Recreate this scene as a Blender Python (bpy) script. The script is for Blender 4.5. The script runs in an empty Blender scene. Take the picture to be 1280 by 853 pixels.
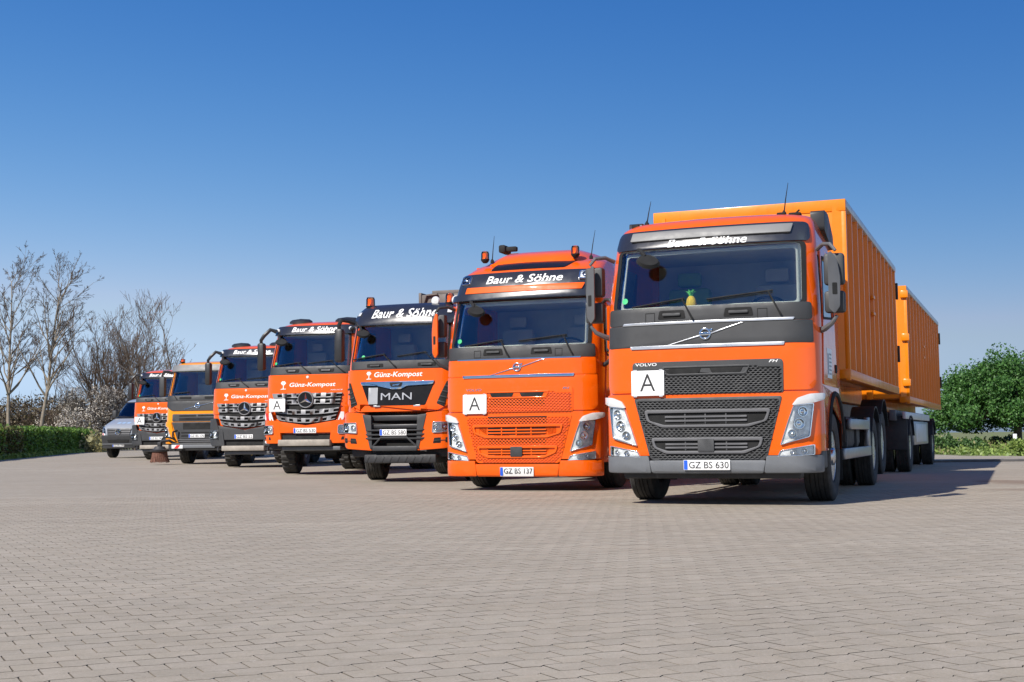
import bpy, bmesh, math, random
from mathutils import Vector, Matrix
random.seed(11)
PI = math.pi
sc = bpy.context.scene
C = sc.collection

# ------------------------------------------------------------------ camera
cd = bpy.data.cameras.new('camera')
cam = bpy.data.objects.new('camera', cd); C.objects.link(cam)
cd.sensor_width = 36; cd.lens = 44.757; cd.clip_start = 0.1; cd.clip_end = 5000
cam.matrix_world = Matrix.Translation((0, 0, 0.79)) @ Matrix.Rotation(PI/2 + 0.0751, 4, 'X') @ Matrix.Rotation(-0.0108, 4, 'Z')
sc.camera = cam
# ------------------------------------------------------------------ sky and sun
SUN_EL = math.radians(41.0)
SUN_DIR = Vector((-0.665*math.cos(SUN_EL), -0.747*math.cos(SUN_EL), math.sin(SUN_EL)))   # towards the sun
w = bpy.data.worlds.new('World'); sc.world = w; w.use_nodes = True
nt = w.node_tree; nt.nodes.clear()
sky = nt.nodes.new('ShaderNodeTexSky'); sky.sky_type = 'NISHITA'; sky.sun_disc = False
sky.sun_elevation = SUN_EL; sky.sun_rotation = -math.atan2(SUN_DIR.x, SUN_DIR.y)
sky.air_density = 1.0; sky.dust_density = 1.0; sky.ozone_density = 2.5; sky.altitude = 450
bg = nt.nodes.new('ShaderNodeBackground'); bg.inputs['Strength'].default_value = 0.076
wo = nt.nodes.new('ShaderNodeOutputWorld')
# the deep, clear blue of the spring sky: one power curve for each channel of the physical sky
sp_ = nt.nodes.new('ShaderNodeSeparateColor'); cb_ = nt.nodes.new('ShaderNodeCombineColor'); nt.links.new(sky.outputs[0], sp_.inputs[0])
def wmath(op, a, b):
    n = nt.nodes.new('ShaderNodeMath'); n.operation = op
    for i, v in enumerate((a, b)):
        if isinstance(v, (int, float)): n.inputs[i].default_value = v
        else: nt.links.new(v, n.inputs[i])
    return n.outputs[0]
def chan(i, k, g): return wmath('MULTIPLY', wmath('POWER', wmath('MULTIPLY', sp_.outputs[i], .1), g), k*10)
cg = chan(1, 1.088, 1.246)
nt.links.new(wmath('MINIMUM', chan(0, 2.88, 2.118), wmath('MULTIPLY', cg, .75)), cb_.inputs[0]); nt.links.new(cg, cb_.inputs[1])
nt.links.new(wmath('MAXIMUM', chan(2, .954, .683), wmath('MULTIPLY', cg, 1.32)), cb_.inputs[2]); nt.links.new(cb_.outputs[0], bg.inputs[0])
nt.links.new(bg.outputs[0], wo.inputs[0])
sl = bpy.data.lights.new('sun', 'SUN'); sl.energy = 5.0; sl.angle = math.radians(0.53); sl.color = (1.0, 0.95, 0.88)
so = bpy.data.objects.new('sun', sl); C.objects.link(so); so.rotation_euler = (-SUN_DIR).to_track_quat('-Z', 'Y').to_euler()
so.location = (-20, -20, 30)
sc.view_settings.view_transform = 'Standard'; sc.view_settings.look = 'None'
sc.view_settings.exposure = 0.4; sc.view_settings.gamma = 1.0; sc.view_settings.use_curve_mapping = False

# ------------------------------------------------------------------ materials
M = {}
def node_mat(name):
    m = bpy.data.materials.new(name); m.use_nodes = True
    t = m.node_tree; b = t.nodes['Principled BSDF']
    M[name] = m
    return m, t, b
def noise(t, scale, detail=4, coord='Object', rough=.6, vec=None):
    n = t.nodes.new('ShaderNodeTexNoise'); n.inputs['Scale'].default_value = scale
    n.inputs['Detail'].default_value = detail; n.inputs['Roughness'].default_value = rough
    if vec is None:
        if coord == 'World':
            g = t.nodes.new('ShaderNodeNewGeometry'); t.links.new(g.outputs['Position'], n.inputs['Vector'])
        else:
            tc = t.nodes.new('ShaderNodeTexCoord'); t.links.new(tc.outputs[coord], n.inputs['Vector'])
    else:
        t.links.new(vec, n.inputs['Vector'])
    return n.outputs['Fac']
def ramp(t, src, stops):
    r = t.nodes.new('ShaderNodeValToRGB'); e = r.color_ramp.elements
    while len(e) < len(stops): e.new(0.5)
    for i, (p, c) in enumerate(stops):
        e[i].position = p; e[i].color = (c[0], c[1], c[2], 1) if hasattr(c, '__len__') else (c, c, c, 1)
    t.links.new(src, r.inputs['Fac']); return r.outputs['Color']
def mixc(t, fac, a, b, mode='MIX'):
    n = t.nodes.new('ShaderNodeMix'); n.data_type = 'RGBA'; n.blend_type = mode
    for sock, v in ((n.inputs[0], fac), (n.inputs[6], a), (n.inputs[7], b)):
        if hasattr(v, 'links') or hasattr(v, 'is_linked'): t.links.new(v, sock)
        elif hasattr(v, '__len__'): sock.default_value = (v[0], v[1], v[2], 1)
        else: sock.default_value = v
    return n.outputs[2]
def simple(name, col, rough=.5, metal=0., coat=0., var=.08, nscale=3., bump=0., bscale=60., spec=.5, coatr=.04):
    m, t, b = node_mat(name)
    n = noise(t, nscale, 5)
    lo = [c*(1-var) for c in col]; hi = [min(1, c*(1+var)) for c in col]
    t.links.new(ramp(t, n, [(.3, lo), (.7, hi)]), b.inputs['Base Color'])
    n2 = noise(t, nscale*2.3, 6)
    t.links.new(ramp(t, n2, [(.3, max(0, rough*.85)), (.75, min(1, rough*1.2+.02))]), b.inputs['Roughness'])
    b.inputs['Metallic'].default_value = metal; b.inputs['Coat Weight'].default_value = coat
    b.inputs['Coat Roughness'].default_value = coatr; b.inputs['Specular IOR Level'].default_value = spec
    if bump:
        bp = t.nodes.new('ShaderNodeBump'); bp.inputs['Strength'].default_value = bump; bp.inputs['Distance'].default_value = .01
        t.links.new(noise(t, bscale, 3), bp.inputs['Height']); t.links.new(bp.outputs[0], b.inputs['Normal'])
    return m
def paint(name, col):
    # vehicle paint: colour coat under clear coat, faint road dust
    m, t, b = node_mat(name)
    n = noise(t, 1.4, 6); n2 = noise(t, 9., 5)
    base = ramp(t, n, [(.3, [c*.96 for c in col]), (.7, [min(1, c*1.03) for c in col])])
    dust = ramp(t, n2, [(.55, 0.), (.9, .045)])
    t.links.new(mixc(t, dust, base, (.42, .34, .27)), b.inputs['Base Color'])
    t.links.new(ramp(t, n2, [(.3, .30), (.8, .45)]), b.inputs['Roughness'])
    b.inputs['Coat Weight'].default_value = 1.; b.inputs['Coat IOR'].default_value = 1.42; b.inputs['Coat Roughness'].default_value = .03; b.inputs['Specular IOR Level'].default_value = .12
    return m
paint('orange_paint', (.74, .100, .002)); paint('red_orange_paint', (.70, .088, .004))
paint('yellow_orange_paint', (.76, .26, .004)); paint('van_silver_paint', (.26, .28, .31))
def weathered(name, col, rough, coat, spec):
    m, t, b = node_mat(name)
    tc = t.nodes.new('ShaderNodeTexCoord'); mp = t.nodes.new('ShaderNodeMapping'); mp.inputs['Scale'].default_value = (5., 5., .45); t.links.new(tc.outputs['Object'], mp.inputs['Vector'])
    base = ramp(t, noise(t, 1.1, 6), [(.3, [c*.92 for c in col]), (.7, [min(1, c*1.05) for c in col])])
    c = mixc(t, ramp(t, noise(t, 1.6, 6, vec=mp.outputs[0], rough=.7), [(.55, 0.), (.80, .40)]), base, (.30, .10, .025))
    c = mixc(t, ramp(t, noise(t, 11., 6, rough=.75), [(.66, 0.), (.74, .7)]), c, (.16, .065, .03))
    t.links.new(c, b.inputs['Base Color']); t.links.new(ramp(t, noise(t, 4, 5), [(.3, rough*.8), (.7, min(1, rough*1.25))]), b.inputs['Roughness'])
    b.inputs['Coat Weight'].default_value = coat; b.inputs['Coat Roughness'].default_value = .18; b.inputs['Specular IOR Level'].default_value = spec
    bp = t.nodes.new('ShaderNodeBump'); bp.inputs['Strength'].default_value = .25; bp.inputs['Distance'].default_value = .02
    t.links.new(noise(t, 3.2, 3), bp.inputs['Height']); t.links.new(bp.outputs[0], b.inputs['Normal'])
weathered('container_paint', (.74, .205, .001), .42, .5, .3)
weathered('container_wall_paint', (.74, .205, .001), .8, 0., .05)
simple('dark_plastic', (.034, .035, .037), .55, 0, 0, .12, 3, .12, 260)
simple('grey_plastic', (.125, .132, .142), .5, 0, 0, .08, 3, .1, 260)
simple('black_plastic', (.018, .018, .02), .45, 0, 0, .15)
simple('gloss_black', (.010, .010, .011), .3, 0, 0., .1, spec=.2)
simple('visor_black', (.02, .022, .03), .22, 0, .5, .1)
simple('matt_black', (.008, .008, .008), .9, 0, 0, .2)
simple('chrome', (.75, .76, .78), .12, 1., 0, .04)
simple('brushed_aluminium', (.33, .34, .36), .34, 1., 0, .06, 8)
simple('silver_strip', (.55, .56, .58), .3, .7, 0, .04)
simple('slat_silver', (.24, .24, .245), .45, .25, 0, .06)
simple('visor_grey', (.15, .15, .15), .5, 0, 0, .05)
simple('white_sign', (.70, .70, .69), .4, 0, 0, .03)
simple('white_lettering', (.74, .74, .73), .45, 0, 0, .02)
simple('black_lettering', (.015, .015, .016), .5, 0, 0, .02)
simple('light_lettering', (.6, .6, .6), .4, .3, 0, .02)
simple('plate_blue', (.01, .09, .55), .4, 0, 0, .02)
simple('reflector_red', (.65, .02, .02), .4, 0, 0, .04)
simple('rubber', (.032, .030, .028), .85, 0, 0, .45, 6, .25, 40)
simple('dusty_rubber', (.035, .033, .031), .85, 0, 0, .3, 4, .3, 30)
simple('chassis_black', (.022, .022, .024), .6, 0, 0, .3, 4)
simple('chassis_grey', (.10, .105, .11), .55, .1, 0, .2, 4)
simple('rim_silver', (.60, .61, .63), .28, 1., 0, .1, 6)
simple('galvanised', (.55, .56, .58), .42, .6, 0, .12, 5)
simple('step_beige', (.30, .27, .23), .65, .2, 0, .2, 6)
simple('interior_grey', (.50, .50, .48), .8, 0, 0, .1)
simple('interior_light', (.62, .62, .58), .8, 0, 0, .08)
simple('interior_dark', (.11, .112, .112), .8, 0, 0, .1)
simple('seat_green', (.20, .33, .08), .8, 0, 0, .1)
simple('seat_red', (.35, .05, .04), .8, 0, 0, .1)
simple('pineapple_yellow', (.75, .5, .03), .8, 0, 0, .2, 30)
simple('pineapple_green', (.12, .5, .10), .7, 0, 0, .2, 30)
simple('sticker_green', (.02, .42, .14), .5, 0, 0, .05)
simple('brown_bristle', (.13, .055, .035), .9, 0, 0, .3, 20)
simple('wheel_yellow', (.72, .42, .02), .5, 0, 0, .15)
simple('lamp_white', (.62, .62, .61), .25, 0, .6, .04)
simple('sticker_panel', (.62, .64, .66), .35, 0, .3, .04)
simple('grey_ink', (.22, .24, .28), .6, 0, 0, .05)
simple('birch_bark', (.20, .165, .125), .85, 0, 0, .35, 3)
simple('bark', (.13, .10, .075), .9, 0, 0, .3, 4, .4, 30)
simple('twig', (.095, .064, .042), .9, 0, 0, .25, 2)
simple('twig_red', (.135, .085, .052), .9, 0, 0, .25, 2)
simple('blossom', (.52, .47, .41), .7, 0, 0, .06)
def glass(name, tint, ior=1.5, base=.05):
    m = bpy.data.materials.new(name); m.use_nodes = True; t = m.node_tree; t.nodes.clear(); M[name] = m
    o = t.nodes.new('ShaderNodeOutputMaterial'); tr = t.nodes.new('ShaderNodeBsdfTransparent'); gl = t.nodes.new('ShaderNodeBsdfGlossy')
    tr.inputs[0].default_value = (*tint, 1); gl.inputs['Roughness'].default_value = .015; gl.inputs[0].default_value = (1, 1, 1, 1)
    fr = t.nodes.new('ShaderNodeFresnel'); fr.inputs[0].default_value = ior
    ad = t.nodes.new('ShaderNodeMath'); ad.operation = 'ADD'; ad.inputs[1].default_value = base; ad.use_clamp = True
    mx = t.nodes.new('ShaderNodeMixShader')
    t.links.new(fr.outputs[0], ad.inputs[0]); t.links.new(ad.outputs[0], mx.inputs[0])
    t.links.new(tr.outputs[0], mx.inputs[1]); t.links.new(gl.outputs[0], mx.inputs[2]); t.links.new(mx.outputs[0], o.inputs[0])
glass('windscreen_glass', (.90, .93, .91), 1.5, .06)
glass('lens_glass', (.97, .98, .98), 1.3, .0)
glass('amber_glass', (1., .50, .05), 1.5, .03)
glass('mirror_side_glass', (.30, .34, .36), 1.6, .12)

# ------------------------------------------------------------------ mesh helpers
def mk(name, bm, mat, parent=None, smooth=True, ang=38, loc=None):
    me = bpy.data.meshes.new(name)
    bmesh.ops.recalc_face_normals(bm, faces=bm.faces[:])
    bm.to_mesh(me); bm.free()
    me.materials.append(M[mat])
    if smooth:
        me.shade_smooth(); me.set_sharp_from_angle(angle=math.radians(ang))
    o = bpy.data.objects.new(name, me); C.objects.link(o)
    if parent: o.parent = parent
    if loc: o.location = loc
    return o
def share(name, me, parent=None, loc=(0, 0, 0), rot=(0, 0, 0), scale=(1, 1, 1)):
    o = bpy.data.objects.new(name, me); C.objects.link(o); o.parent = parent
    o.location = loc; o.rotation_euler = rot; o.scale = scale; return o
def thing(name, label, cat, loc=(0, 0, 0), rz=0, group=None):
    o = bpy.data.objects.new(name, None); C.objects.link(o); o.location = loc; o.rotation_euler = (0, 0, rz)
    o.empty_display_size = .2
    o['label'] = label; o['category'] = cat
    if group: o['group'] = group
    return o
def sub_empty(name, parent, loc=(0, 0, 0)):
    o = bpy.data.objects.new(name, None); C.objects.link(o); o.parent = parent; o.location = loc; o.empty_display_size = .1; return o
def tag(o, label, cat, group=None):
    o['label'] = label; o['category'] = cat
    if group: o['group'] = group
    return o
def add_box(bm, x0, x1, y0, y1, z0, z1, bev=0., rot=None):
    r = bmesh.ops.create_cube(bm, size=1.)
    vs = r['verts']
    for v in vs:
        v.co = Vector(((x0+x1)/2 + v.co.x*(x1-x0), (y0+y1)/2 + v.co.y*(y1-y0), (z0+z1)/2 + v.co.z*(z1-z0)))
    if rot:
        mid = Vector(((x0+x1)/2, (y0+y1)/2, (z0+z1)/2))
        for v in vs: v.co = mid + rot @ (v.co - mid)
    if bev:
        es = set(e for v in vs for e in v.link_edges)
        bmesh.ops.bevel(bm, geom=list(es), offset=bev, segments=2, profile=.5, affect='EDGES')
    return bm
def box(name, x0, x1, y0, y1, z0, z1, mat, parent, bev=.01, rot=None):
    return mk(name, add_box(bmesh.new(), x0, x1, y0, y1, z0, z1, bev, rot), mat, parent)
def add_tube(bm, pts, rad, n=8, cap=True):
    pts = [Vector(p) for p in pts]; rings = []
    rr = rad if hasattr(rad, '__len__') else [rad]*len(pts)
    up = None
    for i, p in enumerate(pts):
        d = (pts[min(i+1, len(pts)-1)] - pts[max(i-1, 0)]).normalized()
        if up is None:
            up = d.orthogonal().normalized()
        up = (up - d*up.dot(d)).normalized(); s = d.cross(up)
        rings.append([bm.verts.new(p + (up*math.cos(2*PI*k/n) + s*math.sin(2*PI*k/n))*rr[i]) for k in range(n)])
    for a, b in zip(rings, rings[1:]):
        for k in range(n): bm.faces.new((a[k], a[(k+1) % n], b[(k+1) % n], b[k]))
    if cap and n > 2:
        bm.faces.new(rings[0][::-1]); bm.faces.new(rings[-1])
    return bm
def tube(name, pts, rad, mat, parent, n=8):
    return mk(name, add_tube(bmesh.new(), pts, rad, n), mat, parent)
def add_lathe(bm, prof, n=32, axis='X', origin=(0, 0, 0), radmod=None):
    # prof: (along axis, radius)
    O = Vector(origin); rings = []
    for j, (a, r) in enumerate(prof):
        ring = []
        for k in range(n):
            t = 2*PI*k/n; q = r
            if radmod: q = radmod(j, k, r)
            c, s = math.cos(t)*q, math.sin(t)*q
            ring.append(bm.verts.new(O + Vector({'X': (a, c, s), 'Y': (c, a, s), 'Z': (c, s, a)}[axis])))
        rings.append(ring)
    for a, b in zip(rings, rings[1:]):
        for k in range(n): bm.faces.new((a[k], a[(k+1) % n], b[(k+1) % n], b[k]))
    if prof[0][1] > 1e-4: bm.faces.new(rings[0][::-1])
    if prof[-1][1] > 1e-4: bm.faces.new(rings[-1])
    return bm
def lathe(name, prof, mat, parent, n=32, axis='X', origin=(0, 0, 0)):
    return mk(name, add_lathe(bmesh.new(), prof, n, axis, origin), mat, parent)

class Face:
    """front of a cab: rows (z, front y at the middle, half width, bow, corner width, corner depth)"""
    def __init__(s, rows): s.rows = rows
    def at(s, z):
        R = s.rows
        if z <= R[0][0]: return R[0][1:]
        for a, b in zip(R, R[1:]):
            if z <= b[0]:
                k = (z-a[0])/(b[0]-a[0]); return tuple(a[i]+(b[i]-a[i])*k for i in range(1, 6))
        return R[-1][1:]
    def y(s, x, z):
        f, W, bow, r, rd = s.at(z)
        u = min(1., abs(x)/W); y = f + bow*u*u
        d = u*W - (W-r)
        if d > 0: y += rd*(1-math.sqrt(max(0, 1-(min(d, r)/r)**2)))
        return y
    def pos(s, x, z, off):
        f, W = s.at(z)[:2]; xc = max(-W*.996, min(W*.996, x)); e = .004
        dx = (s.y(xc+e, z)-s.y(xc-e, z))/(2*e); dz = (s.y(xc, z+e)-s.y(xc, z-e))/(2*e)
        dx = max(-6, min(6, dx))
        n = Vector((dx, -1, dz)).normalized()
        return Vector((xc, s.y(xc, z), z)) + n*off
class Side:
    def __init__(s, face, sgn): s.f = face; s.s = sgn
    def pos(s, y, z, off): return Vector((s.s*(s.f.at(z)[1]+off), y, z))
class Flat:
    """plane facing -y at depth y0"""
    def __init__(s, y0, tilt=0., z0=0.): s.y0 = y0; s.t = tilt; s.z0 = z0
    def y(s, x, z): return s.y0 + s.t*(z-s.z0)
    def pos(s, x, z, off): return Vector((x, s.y0 + s.t*(z-s.z0) - off, z))

def shell(face, us, ys, yback, opened=None, zmin=None, name='cab', mat='orange_paint', parent=None, extra=()):
    zs = sorted(set([r[0] for r in face.rows] + list(extra)))
    bm = bmesh.new(); rings = []; kinds = []
    for z in zs:
        f, W, bow, r, rd = face.at(z); ring = []
        for u in us: ring.append((u*W, face.y(u*W, z)))
        yc = face.y(W, z); sy = [max(y, yc+.004*(i+1)) for i, y in enumerate(ys)]
        for y in sy: ring.append((W, y))
        ring.append((W-.05, yback+.05)); ring.append((-W+.05, yback+.05))
        for y in reversed(sy): ring.append((-W, y))
        rings.append([bm.verts.new((x, y, z)) for x, y in ring])
    n = len(rings[0]); nu = len(us); ny = len(ys)
    for i in range(len(zs)-1):
        for k in range(n):
            k2 = (k+1) % n
            if opened:
                if k < nu-1 and opened('F', us[k], us[k+1], zs[i], zs[i+1]): continue
                if nu-1 <= k < nu-1+ny:
                    a = -9 if k == nu-1 else ys[k-nu]
                    if opened('R', a, ys[k-nu+1], zs[i], zs[i+1]): continue
                if k >= nu+ny+2:
                    j = n-1-k
                    a = -9 if j == 0 else ys[j-1]
                    if opened('L', a, ys[j], zs[i], zs[i+1]): continue
            bm.faces.new((rings[i][k], rings[i][k2], rings[i+1][k2], rings[i+1][k]))
    bm.faces.new(rings[-1]); bm.faces.new(rings[0][::-1])
    return mk(name, bm, mat, parent, ang=50)

US = [-1, -.985, -.955, -.91, -.85, -.78, -.68, -.5, -.25, 0, .25, .5, .68, .78, .85, .91, .955, .985, 1]

def rounded(pts, r, seg=4):
    out = []; n = len(pts)
    for i in range(n):
        p = Vector(pts[i]); a = Vector(pts[i-1]); b = Vector(pts[(i+1) % n])
        rr = r[i] if hasattr(r, '__len__') else r
        if rr <= 0: out.append(tuple(p)); continue
        da, db = a-p, b-p; L = min(rr, da.length*.48, db.length*.48)
        p0 = p+da.normalized()*L; p1 = p+db.normalized()*L
        for k in range(seg+1):
            t = k/seg; q = p0*(1-t)**2 + p*2*t*(1-t) + p1*t*t
            out.append((q.x, q.y))
    return out
def rrect(x0, x1, z0, z1, r=.02, seg=3): return rounded([(x0, z0), (x1, z0), (x1, z1), (x0, z1)], r, seg)
def poly2d(pts):
    bm = bmesh.new(); f = bm.faces.new([bm.verts.new((p[0], 0, p[1])) for p in pts])
    bmesh.ops.triangulate(bm, faces=[f], quad_method='BEAUTY', ngon_method='EAR_CLIP'); return bm
def ring2d(o, i):
    bm = bmesh.new(); a = [bm.verts.new((p[0], 0, p[1])) for p in o]; b = [bm.verts.new((p[0], 0, p[1])) for p in i]; n = len(o)
    for k in range(n): bm.faces.new((a[k], a[(k+1) % n], b[(k+1) % n], b[k]))
    return bm
def inset(pts, d):
    cx = sum(p[0] for p in pts)/len(pts); cz = sum(p[1] for p in pts)/len(pts)
    w = max(abs(p[0]-cx) for p in pts); h = max(abs(p[1]-cz) for p in pts)
    return [(cx+(p[0]-cx)*(1-d/w), cz+(p[1]-cz)*(1-d/h)) for p in pts]
def wrap(bm2, surf, off, th, step=.12, bev=0.):
    xs = [v.co.x for v in bm2.verts]; zs = [v.co.z for v in bm2.verts]
    if step:
        k = math.floor(min(xs)/step)+1
        while k*step < max(xs):
            bmesh.ops.bisect_plane(bm2, geom=bm2.verts[:]+bm2.edges[:]+bm2.faces[:], plane_co=(k*step, 0, 0), plane_no=(1, 0, 0), dist=1e-5); k += 1
        s2 = step*1.3; k = math.floor(min(zs)/s2)+1
        while k*s2 < max(zs):
            bmesh.ops.bisect_plane(bm2, geom=bm2.verts[:]+bm2.edges[:]+bm2.faces[:], plane_co=(0, 0, k*s2), plane_no=(0, 0, 1), dist=1e-5); k += 1
    bm2.verts.index_update()
    bm = bmesh.new()
    T = [bm.verts.new(surf.pos(v.co.x, v.co.z, off+th)) for v in bm2.verts]
    B = [bm.verts.new(surf.pos(v.co.x, v.co.z, off)) for v in bm2.verts]
    for f in bm2.faces:
        i = [v.index for v in f.verts]
        bm.faces.new([T[k] for k in i]); bm.faces.new([B[k] for k in reversed(i)])
    for e in bm2.edges:
        if len(e.link_faces) == 1:
            a, b = e.verts[0].index, e.verts[1].index
            bm.faces.new((T[a], T[b], B[b], B[a]))
    bm2.free()
    bmesh.ops.recalc_face_normals(bm, faces=bm.faces[:])
    if bev:
        ts = set(T)
        es = [e for e in bm.edges if len(e.link_faces) == 2 and e.verts[0] in ts and e.verts[1] in ts and e.calc_face_angle(0) > 1.0]
        bmesh.ops.bevel(bm, geom=es, offset=bev, segments=2, profile=.5, affect='EDGES', clamp_overlap=True)
    return bm
def panel(name, pts, surf, mat, parent, off=0., th=.015, bev=.003, step=.12, ang=38):
    return mk(name, wrap(poly2d(pts), surf, off, th, step, bev), mat, parent, ang=ang)
def frame(name, outer, inner, surf, mat, parent, off=0., th=.015, bev=.003, step=.12):
    return mk(name, wrap(ring2d(outer, inner), surf, off, th, step, bev), mat, parent)
_tc = {}
def text2d(body, shear=0., bold=0.):
    key = (body, shear, bold)
    if key not in _tc:
        cu = bpy.data.curves.new('t', 'FONT'); cu.body = body; cu.shear = shear; cu.offset = bold; cu.resolution_u = 3
        o = bpy.data.objects.new('t', cu); C.objects.link(o)
        dg = bpy.context.evaluated_depsgraph_get(); me = bpy.data.meshes.new_from_object(o.evaluated_get(dg))
        vs = [tuple(v.co) for v in me.vertices]; fs = [tuple(p.vertices) for p in me.polygons]
        bpy.data.objects.remove(o); bpy.data.curves.remove(cu); bpy.data.meshes.remove(me)
        x0 = min(v[0] for v in vs); x1 = max(v[0] for v in vs); y0 = min(v[1] for v in vs); y1 = max(v[1] for v in vs)
        _tc[key] = ([((v[0]-x0)/(x1-x0), (v[1]-y0)/(y1-y0)) for v in vs], fs)
    return _tc[key]
def text(name, body, x0, x1, z0, z1, surf, mat, parent, off=.02, th=.003, shear=0., bold=0., rise=0.):
    vs, fs = text2d(body, shear, bold)
    bm = bmesh.new(); V = [bm.verts.new((x0+(x1-x0)*a, 0, z0+(z1-z0)*b+rise*a)) for a, b in vs]
    for f in fs:
        try: bm.faces.new([V[i] for i in f])
        except ValueError: pass
    return mk(name, wrap(bm, surf, off, th, 0), mat, parent, smooth=False)
def inside(p, poly):
    x, z = p; c = False; n = len(poly)
    for i in range(n):
        (x1, z1), (x2, z2) = poly[i], poly[i-1]
        if (z1 > z) != (z2 > z) and x < (x2-x1)*(z-z1)/(z2-z1)+x1: c = not c
    return c
def hexmesh(name, poly, surf, mat, parent, off, cw=.054, ch=.024, hole=.66, th=.014, excl=()):
    xs = [p[0] for p in poly]; zs = [p[1] for p in poly]; bm = bmesh.new(); row = 0; z = min(zs)
    while z < max(zs)+ch:
        x = min(xs) + (cw*.5 if row % 2 else 0)
        while x < max(xs):
            if inside((x, z), poly) and not any(inside((x, z), e) for e in excl):
                o = [(x+dx*cw*.5, z+dz*ch*.64) for dx, dz in ((1, -.45), (1, .45), (0, 1), (-1, .45), (-1, -.45), (0, -1))]
                i = [(x+(a-x)*hole, z+(b-z)*hole) for a, b in o]
                O = [bm.verts.new(surf.pos(a, b, off+th)) for a, b in o]; I = [bm.verts.new(surf.pos(a, b, off+th*.9)) for a, b in i]
                D = [bm.verts.new(surf.pos(a, b, off-.004)) for a, b in i]
                for k in range(6):
                    bm.faces.new((O[k], O[(k+1) % 6], I[(k+1) % 6], I[k])); bm.faces.new((I[k], I[(k+1) % 6], D[(k+1) % 6], D[k]))
            x += cw
        z += ch; row += 1
    o = mk(name, bm, mat, parent, smooth=False); o['kind'] = 'stuff'; return o

# ------------------------------------------------------------------ wheels (shared meshes)
_wm = {}
def tyre_mesh(R, w, blocky=False):
    key = (R, w, blocky)
    if key in _wm: return _wm[key]
    h = w/2; g = .012
    prof = [(-h*.62, R*.56), (-h*.86, R*.60), (-h, R*.74), (-h*.99, R*.86), (-h*.93, R*.95), (-h*.86, R*.985)]
    for a, b in ((-.80, -.52), (-.44, -.16), (-.08, .08), (.16, .44), (.52, .80)) if not blocky else ((-.8, -.1), (.1, .8)):
        prof += [(h*a, R), (h*b, R), (h*(b+.015), R-g), (h*(b+.06), R-g)]
    prof = prof[:-2]
    prof += [(h*.86, R*.985), (h*.93, R*.95), (h*.99, R*.86), (h, R*.74), (h*.86, R*.60), (h*.62, R*.56)]
    n = 96 if blocky else 72
    def mod(j, k, r):
        if r > R*.984:
            if blocky:
                sh = 1 if prof[j][0] > 0 else 0
                if (k+sh*2) % 4 == 0 or ((k+sh*2) % 4 == 1 and abs(prof[j][0]) > h*.5): return r-.022
            elif k % 3 == 0 and abs(prof[j][0]) > h*.45: return r-.006
        return r
    bm = add_lathe(bmesh.new(), prof, n, 'X', (0, 0, 0), mod)
    me = bpy.data.meshes.new('tyre'); bmesh.ops.recalc_face_normals(bm, faces=bm.faces[:]); bm.to_mesh(me); bm.free()
    me.materials.append(M['dusty_rubber' if blocky else 'rubber']); me.shade_smooth(); me.set_sharp_from_angle(angle=math.radians(30))
    _wm[key] = me; return me
def rim_mesh(R, w, kind, mat):
    key = (R, w, kind, mat)
    if key in _wm: return _wm[key]
    h = w/2; bm = bmesh.new(); q = R*.57
    if kind == 'front':
        prof = [(h*.78, q), (h*.80, q*.95), (h*.55, q*.90), (h*.30, q*.86), (h*.52, q*.62), (h*.55, q*.42), (h*.50, q*.40), (h*.90, q*.34), (h*.98, q*.28), (h*1.0, 0.0001)]
    else:
        prof = [(h*.78, q), (h*.80, q*.95), (h*.3, q*.90), (-h*.3, q*.84), (-h*.42, q*.62), (-h*.42, q*.42), (h*.2, q*.36), (h*.45, q*.30), (h*.48, 0.0001)]
    add_lathe(bm, prof, 40)
    xb = h*.53 if kind == 'front' else -h*.42
    for k in range(10):
        t = 2*PI*k/10; add_lathe(bm, [(xb-.01, .018), (xb+.035, .016), (xb+.045, .008), (xb+.045, .0001)], 6, 'X', (0, math.cos(t)*q*.52, math.sin(t)*q*.52))
    me = bpy.data.meshes.new('rim'); bmesh.ops.recalc_face_normals(bm, faces=bm.faces[:]); bm.to_mesh(me); bm.free()
    me.materials.append(M[mat]); me.shade_smooth(); me.set_sharp_from_angle(angle=math.radians(35)); _wm[key] = me; return me
def hole_mesh(R, w, kind):
    key = ('h', R, w, kind)
    if key in _wm: return _wm[key]
    h = w/2; q = R*.57; bm = bmesh.new()
    for k in range(10):
        t = 2*PI*(k+.5)/10
        x = h*.42+.002 if kind == 'front' else -h*.36
        add_lathe(bm, [(x, .0001), (x, .026), (x+.006, .024), (x+.007, .0001)], 12, 'X', (0, math.cos(t)*q*.745, math.sin(t)*q*.745))
    me = bpy.data.meshes.new('rim_holes'); bm.to_mesh(me); bm.free(); me.materials.append(M['matt_black']); _wm[key] = me; return me
def wheel(root, x, y, R=.52, w=.31, kind='front', mat='rim_silver', blocky=False, z=None, steer=0.):
    o = sub_empty('wheel', root, (x, y, R if z is None else z)); s = 1 if x > 0 else -1
    o.rotation_euler = (random.uniform(0, 1)*0, 0, steer + (0 if s > 0 else PI))
    a = random.uniform(0, 6)
    for nm, me in (('tyre', tyre_mesh(R, w, blocky)), ('rim', rim_mesh(R, w, kind, mat)), ('rim_holes', hole_mesh(R, w, kind))):
        share(nm, me, o, rot=(a, 0, 0))
    return o
def axle(root, y, z=.5, half=.9):
    lathe('axle', [(-half, .06), (-.2, .07), (-.15, .17), (.15, .17), (.2, .07), (half, .06)], 'chassis_black', root, 16, 'X', (0, y, z))

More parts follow.
